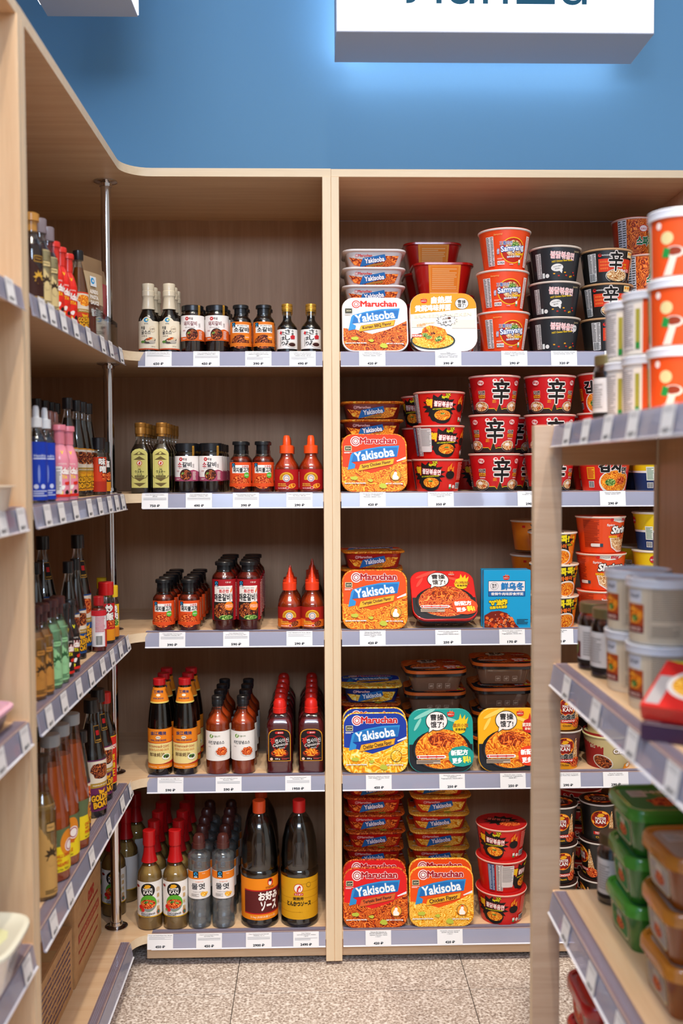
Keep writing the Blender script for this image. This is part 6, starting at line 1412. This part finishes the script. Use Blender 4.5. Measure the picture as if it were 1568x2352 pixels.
def djar(R, H, lidc, name='glass_jar', body='#2a0f0a', lab='#d8d4d4'):
    a = band(R, H*.16, H*.66, lab, R*PI*.98).rect(-R*.1, H*.2, R*1.0, H*.6, '#cfcaca').lines(0, H*.22, R*.9, H*.58, 10, '#86807e').rect(-R*1.3, H*.18, -R*.2, H*.42, '#6a1c20').poly(blob(-R*.8, H*.32, R*.4, H*.1, 14, .2, 3), '@veg')
    a.rect(-R*PI*.98, H*.10, R*PI*.98, H*.16, '#1c1412')
    return bottle(name, [(R-3, 0), (R, 3), (R, H*.74), (R*.86, H*.82), (R*.86, H*.86)], H*.76, body, ('jar', R*.93, H*.85, H, lidc), a)
P['dj'] = djar(30, 112, M('#8a7a50', .35, .6)); P['sj'] = djar(24, 118, M('#6a5a3c', .35, .6)); P['sj'].name = 'glass_jar'
P['tj'] = djar(24, 112, M('#8a7a50', .35, .6)); P['tj'].name = 'glass_jar'
put(P['tj'], 'small glass jar with bronze lid at the far end on top of the gondola', 'jar', None, (XP(1357, TOPZ+.05, 1.640)+.024, 1.64, TOPZ+.0003), math.radians(-90))
put(P['dj'], 'glass jar with gold lid on the gondola shelf, farther from the camera', 'jar', 'gold lidded jars', (XP(1323, GZ[1]+.06, 1.655)+.030, 1.655, GZ[1]+.0003), math.radians(-60))
put(P['dj'], 'glass jar with gold lid on the gondola shelf, nearer the camera', 'jar', 'gold lidded jars', (XP(1352, GZ[1]+.06, 1.590)+.030, 1.590, GZ[1]+.0003), math.radians(-95))
for i, (Y, px) in enumerate(((1.50, 1383), (1.385, 1431), (1.50, 1530))):
    x = XP(px, GZ[1]+.06, Y)+.05 if i < 2 else .548
    for k in range(2):
        if i == 2:
            if k == 0: put(P['dj'], 'gold lidded glass jar deep behind the cream tubs', 'jar', None, (.548, 1.61, GZ[1]+.0003), -1.)
            continue
        put(P['tw'], f'cream tub with white lid on the gondola shelf, {("far", "near")[i]} stack, {("lower", "upper")[k]} one', 'tub', 'cream tubs with white lids', (x, Y, GZ[1]+.0003+k*.0922), math.radians((-30, -26)[i]))
# soup carton lying in front of the tubs
def soupbox(name, W, D, H, c1, c2, label, loc, rz, tilt=0):
    root = thing(name, label, 'carton'); box('carton', (-W/2, W/2, -D/2, D/2, 0, H), M(c2, .35, 0, .3), root, .001)
    a = Art(); w, d = W*500, D*500
    a.rect(-w+1, -d+1, w-1, d-1, c1).poly([(-w+1, d-1), (w-1, d-1), (w-1, d*.3), (0, d*.7)], '#c8d020').rect(-w+4, -d+6, -w+22, d*.3, '#a8a4a8').ell(-16, 2, w*.55, d*.66, '#e8e2e0').ell(-16, 2, w*.46, d*.54, '@yel').ell(-10, 8, 8, 4, '@veg').rect(w-22, -d+8, w-6, -d*.2, '#a8a4a8').text('СУП', w-14, -d+20, 16, 8, '#e8a8c0')
    a.build('print', lambda x, y, o: (x, y, H+.0001+o), root)
    root.location = loc; root.rotation_euler = (tilt, 0, rz)
soupbox('soup_carton', .15, .11, .022, '#c81c18', '#d82818', 'red and yellow soup carton lying flat in front of the cream tubs', (.496, 1.215, GZ[1]+.0232+.0200), math.radians(-38), math.radians(21))
soupbox('soup_carton', .15, .11, .022, '#4a1c40', '#3c1c38', 'dark purple carton lying beneath the red and yellow soup carton', (.494, 1.215, GZ[1]+.0003), math.radians(-34))
# handled square tubs with clip lids
def clip(c_body, c_lid, label_c):
    root = thing('plastic_tub'); w, d, h = .118, .132, .074
    bm = bmesh.new(); loft(bm, [(rrect(w*.78, d*.80, .016), 0), (rrect(w*.80, d*.82, .018), .003), (rrect(w*.90, d*.91, .022), h-.016)]); mesh_obj('tub_body', bm, [M(c_body, .22, 0, .5)], root, 40)
    bm = bmesh.new(); loft(bm, [(rrect(w*.95, d*.95, .024), h-.020), (rrect(w, d, .027), h-.018), (rrect(w, d, .027), h-.008), (rrect(w*.985, d*.985, .026), h-.003), (rrect(w*.95, d*.95, .024), h), (rrect(w*.86, d*.87, .02), h-.0004), (rrect(w*.84, d*.85, .02), h-.0035)])
    l = mesh_obj('lid', bm, [M(c_lid, .22, 0, .5)], root, 45)
    a = Art().poly([(x*1000, y*1000) for x, y in rrect(w*.76, d*.78, .016)], label_c).rect(-34, 10, -8, 40, '#dfe0e6').lines(-32, 14, -10, 38, 6, '#9aa').poly(blob(8, -14, 24, 20, 16, .2, 3), '@red').poly(blob(18, 22, 16, 12, 12, .2, 2), '@veg').text('고추장', 6, 30, 34, 12, '#f4f0e8', bold=.05)
    a.build('printed_label', lambda x, y, o: (x, y, h-.0033+o), l)
    a = Art().poly([(x*1000, y*1000+28) for x, y in rrect(.072, .040, .012)], '#d8cfa8').poly([(x*1000, y*1000+28) for x, y in rrect(.066, .034, .010)], label_c).poly(blob(0, 24, 16, 9, 14, .2, 5), '@red').text('된장', 0, 38, 20, 8, '#f4ecd8', bold=.05).text('국산', -22, 30, 8, 4, '#e8d01c')
    for ang, name in ((-1, 'side_label'), (0, 'front_label')):
        def f(x, y, o, s=ang):
            k = (y-.003)/(h-.019)
            if s: return (-(w/2)*(.80+.10*k)-.0004-o, -x, y)
            return (x*.9, -(d/2)*(.82+.09*k)-.0004-o, y)
        a.build(name, f, root)
    return root
P['ct'] = clip('#2f7020', '#4a9a34', '#3c8a4c'); P['cb'] = clip('#8a4614', '#c9802a', '#b8b0a8'); P['cb'].name = 'plastic_tub'; P['cr'] = clip('#8a1010', '#a81414', '#c83020'); P['cr'].name = 'plastic_tub'
for k in range(3):
    put(P['ct'], f'green square tub with clip lid on the gondola, {("lowest", "middle", "topmost")[k]} of its stack', 'tub', 'green square tubs', (.524+.002*k, 1.522, GZ[2]+.0003+k*.0742), math.radians((2, -1, 1)[k]))
    put(P['cb'], f'brown square tub with clip lid on the gondola, {("lowest", "middle", "topmost")[k]} of its stack', 'tub', 'brown square tubs', (.518+.001*k, 1.335, GZ[2]+.0003+k*.0742), math.radians((1, -1, 2)[k]))
put(P['sj'], 'small glass jar behind the green tubs on the gondola', 'jar', None, (XP(1367, GZ[2]+.06, 1.655)+.024, 1.652, GZ[2]+.0003), math.radians(-80))
for k in range(4):
    put(P['cr'], f'dark red square tub on the lowest gondola shelf, {("lowest", "second lowest", "third", "topmost")[k]} of its stack', 'tub', 'red square tubs', (.473, 1.57, GZ[3]+.0003+k*.0742), 0)
# ------------------------------------------------------------------ tidy: drop prototypes that were never placed
def zap(o):
    for c in kids(o): zap(c)
    bpy.data.objects.remove(o)
for k_, o_ in list(P.items()):
    if o_.name not in USED: zap(o_)
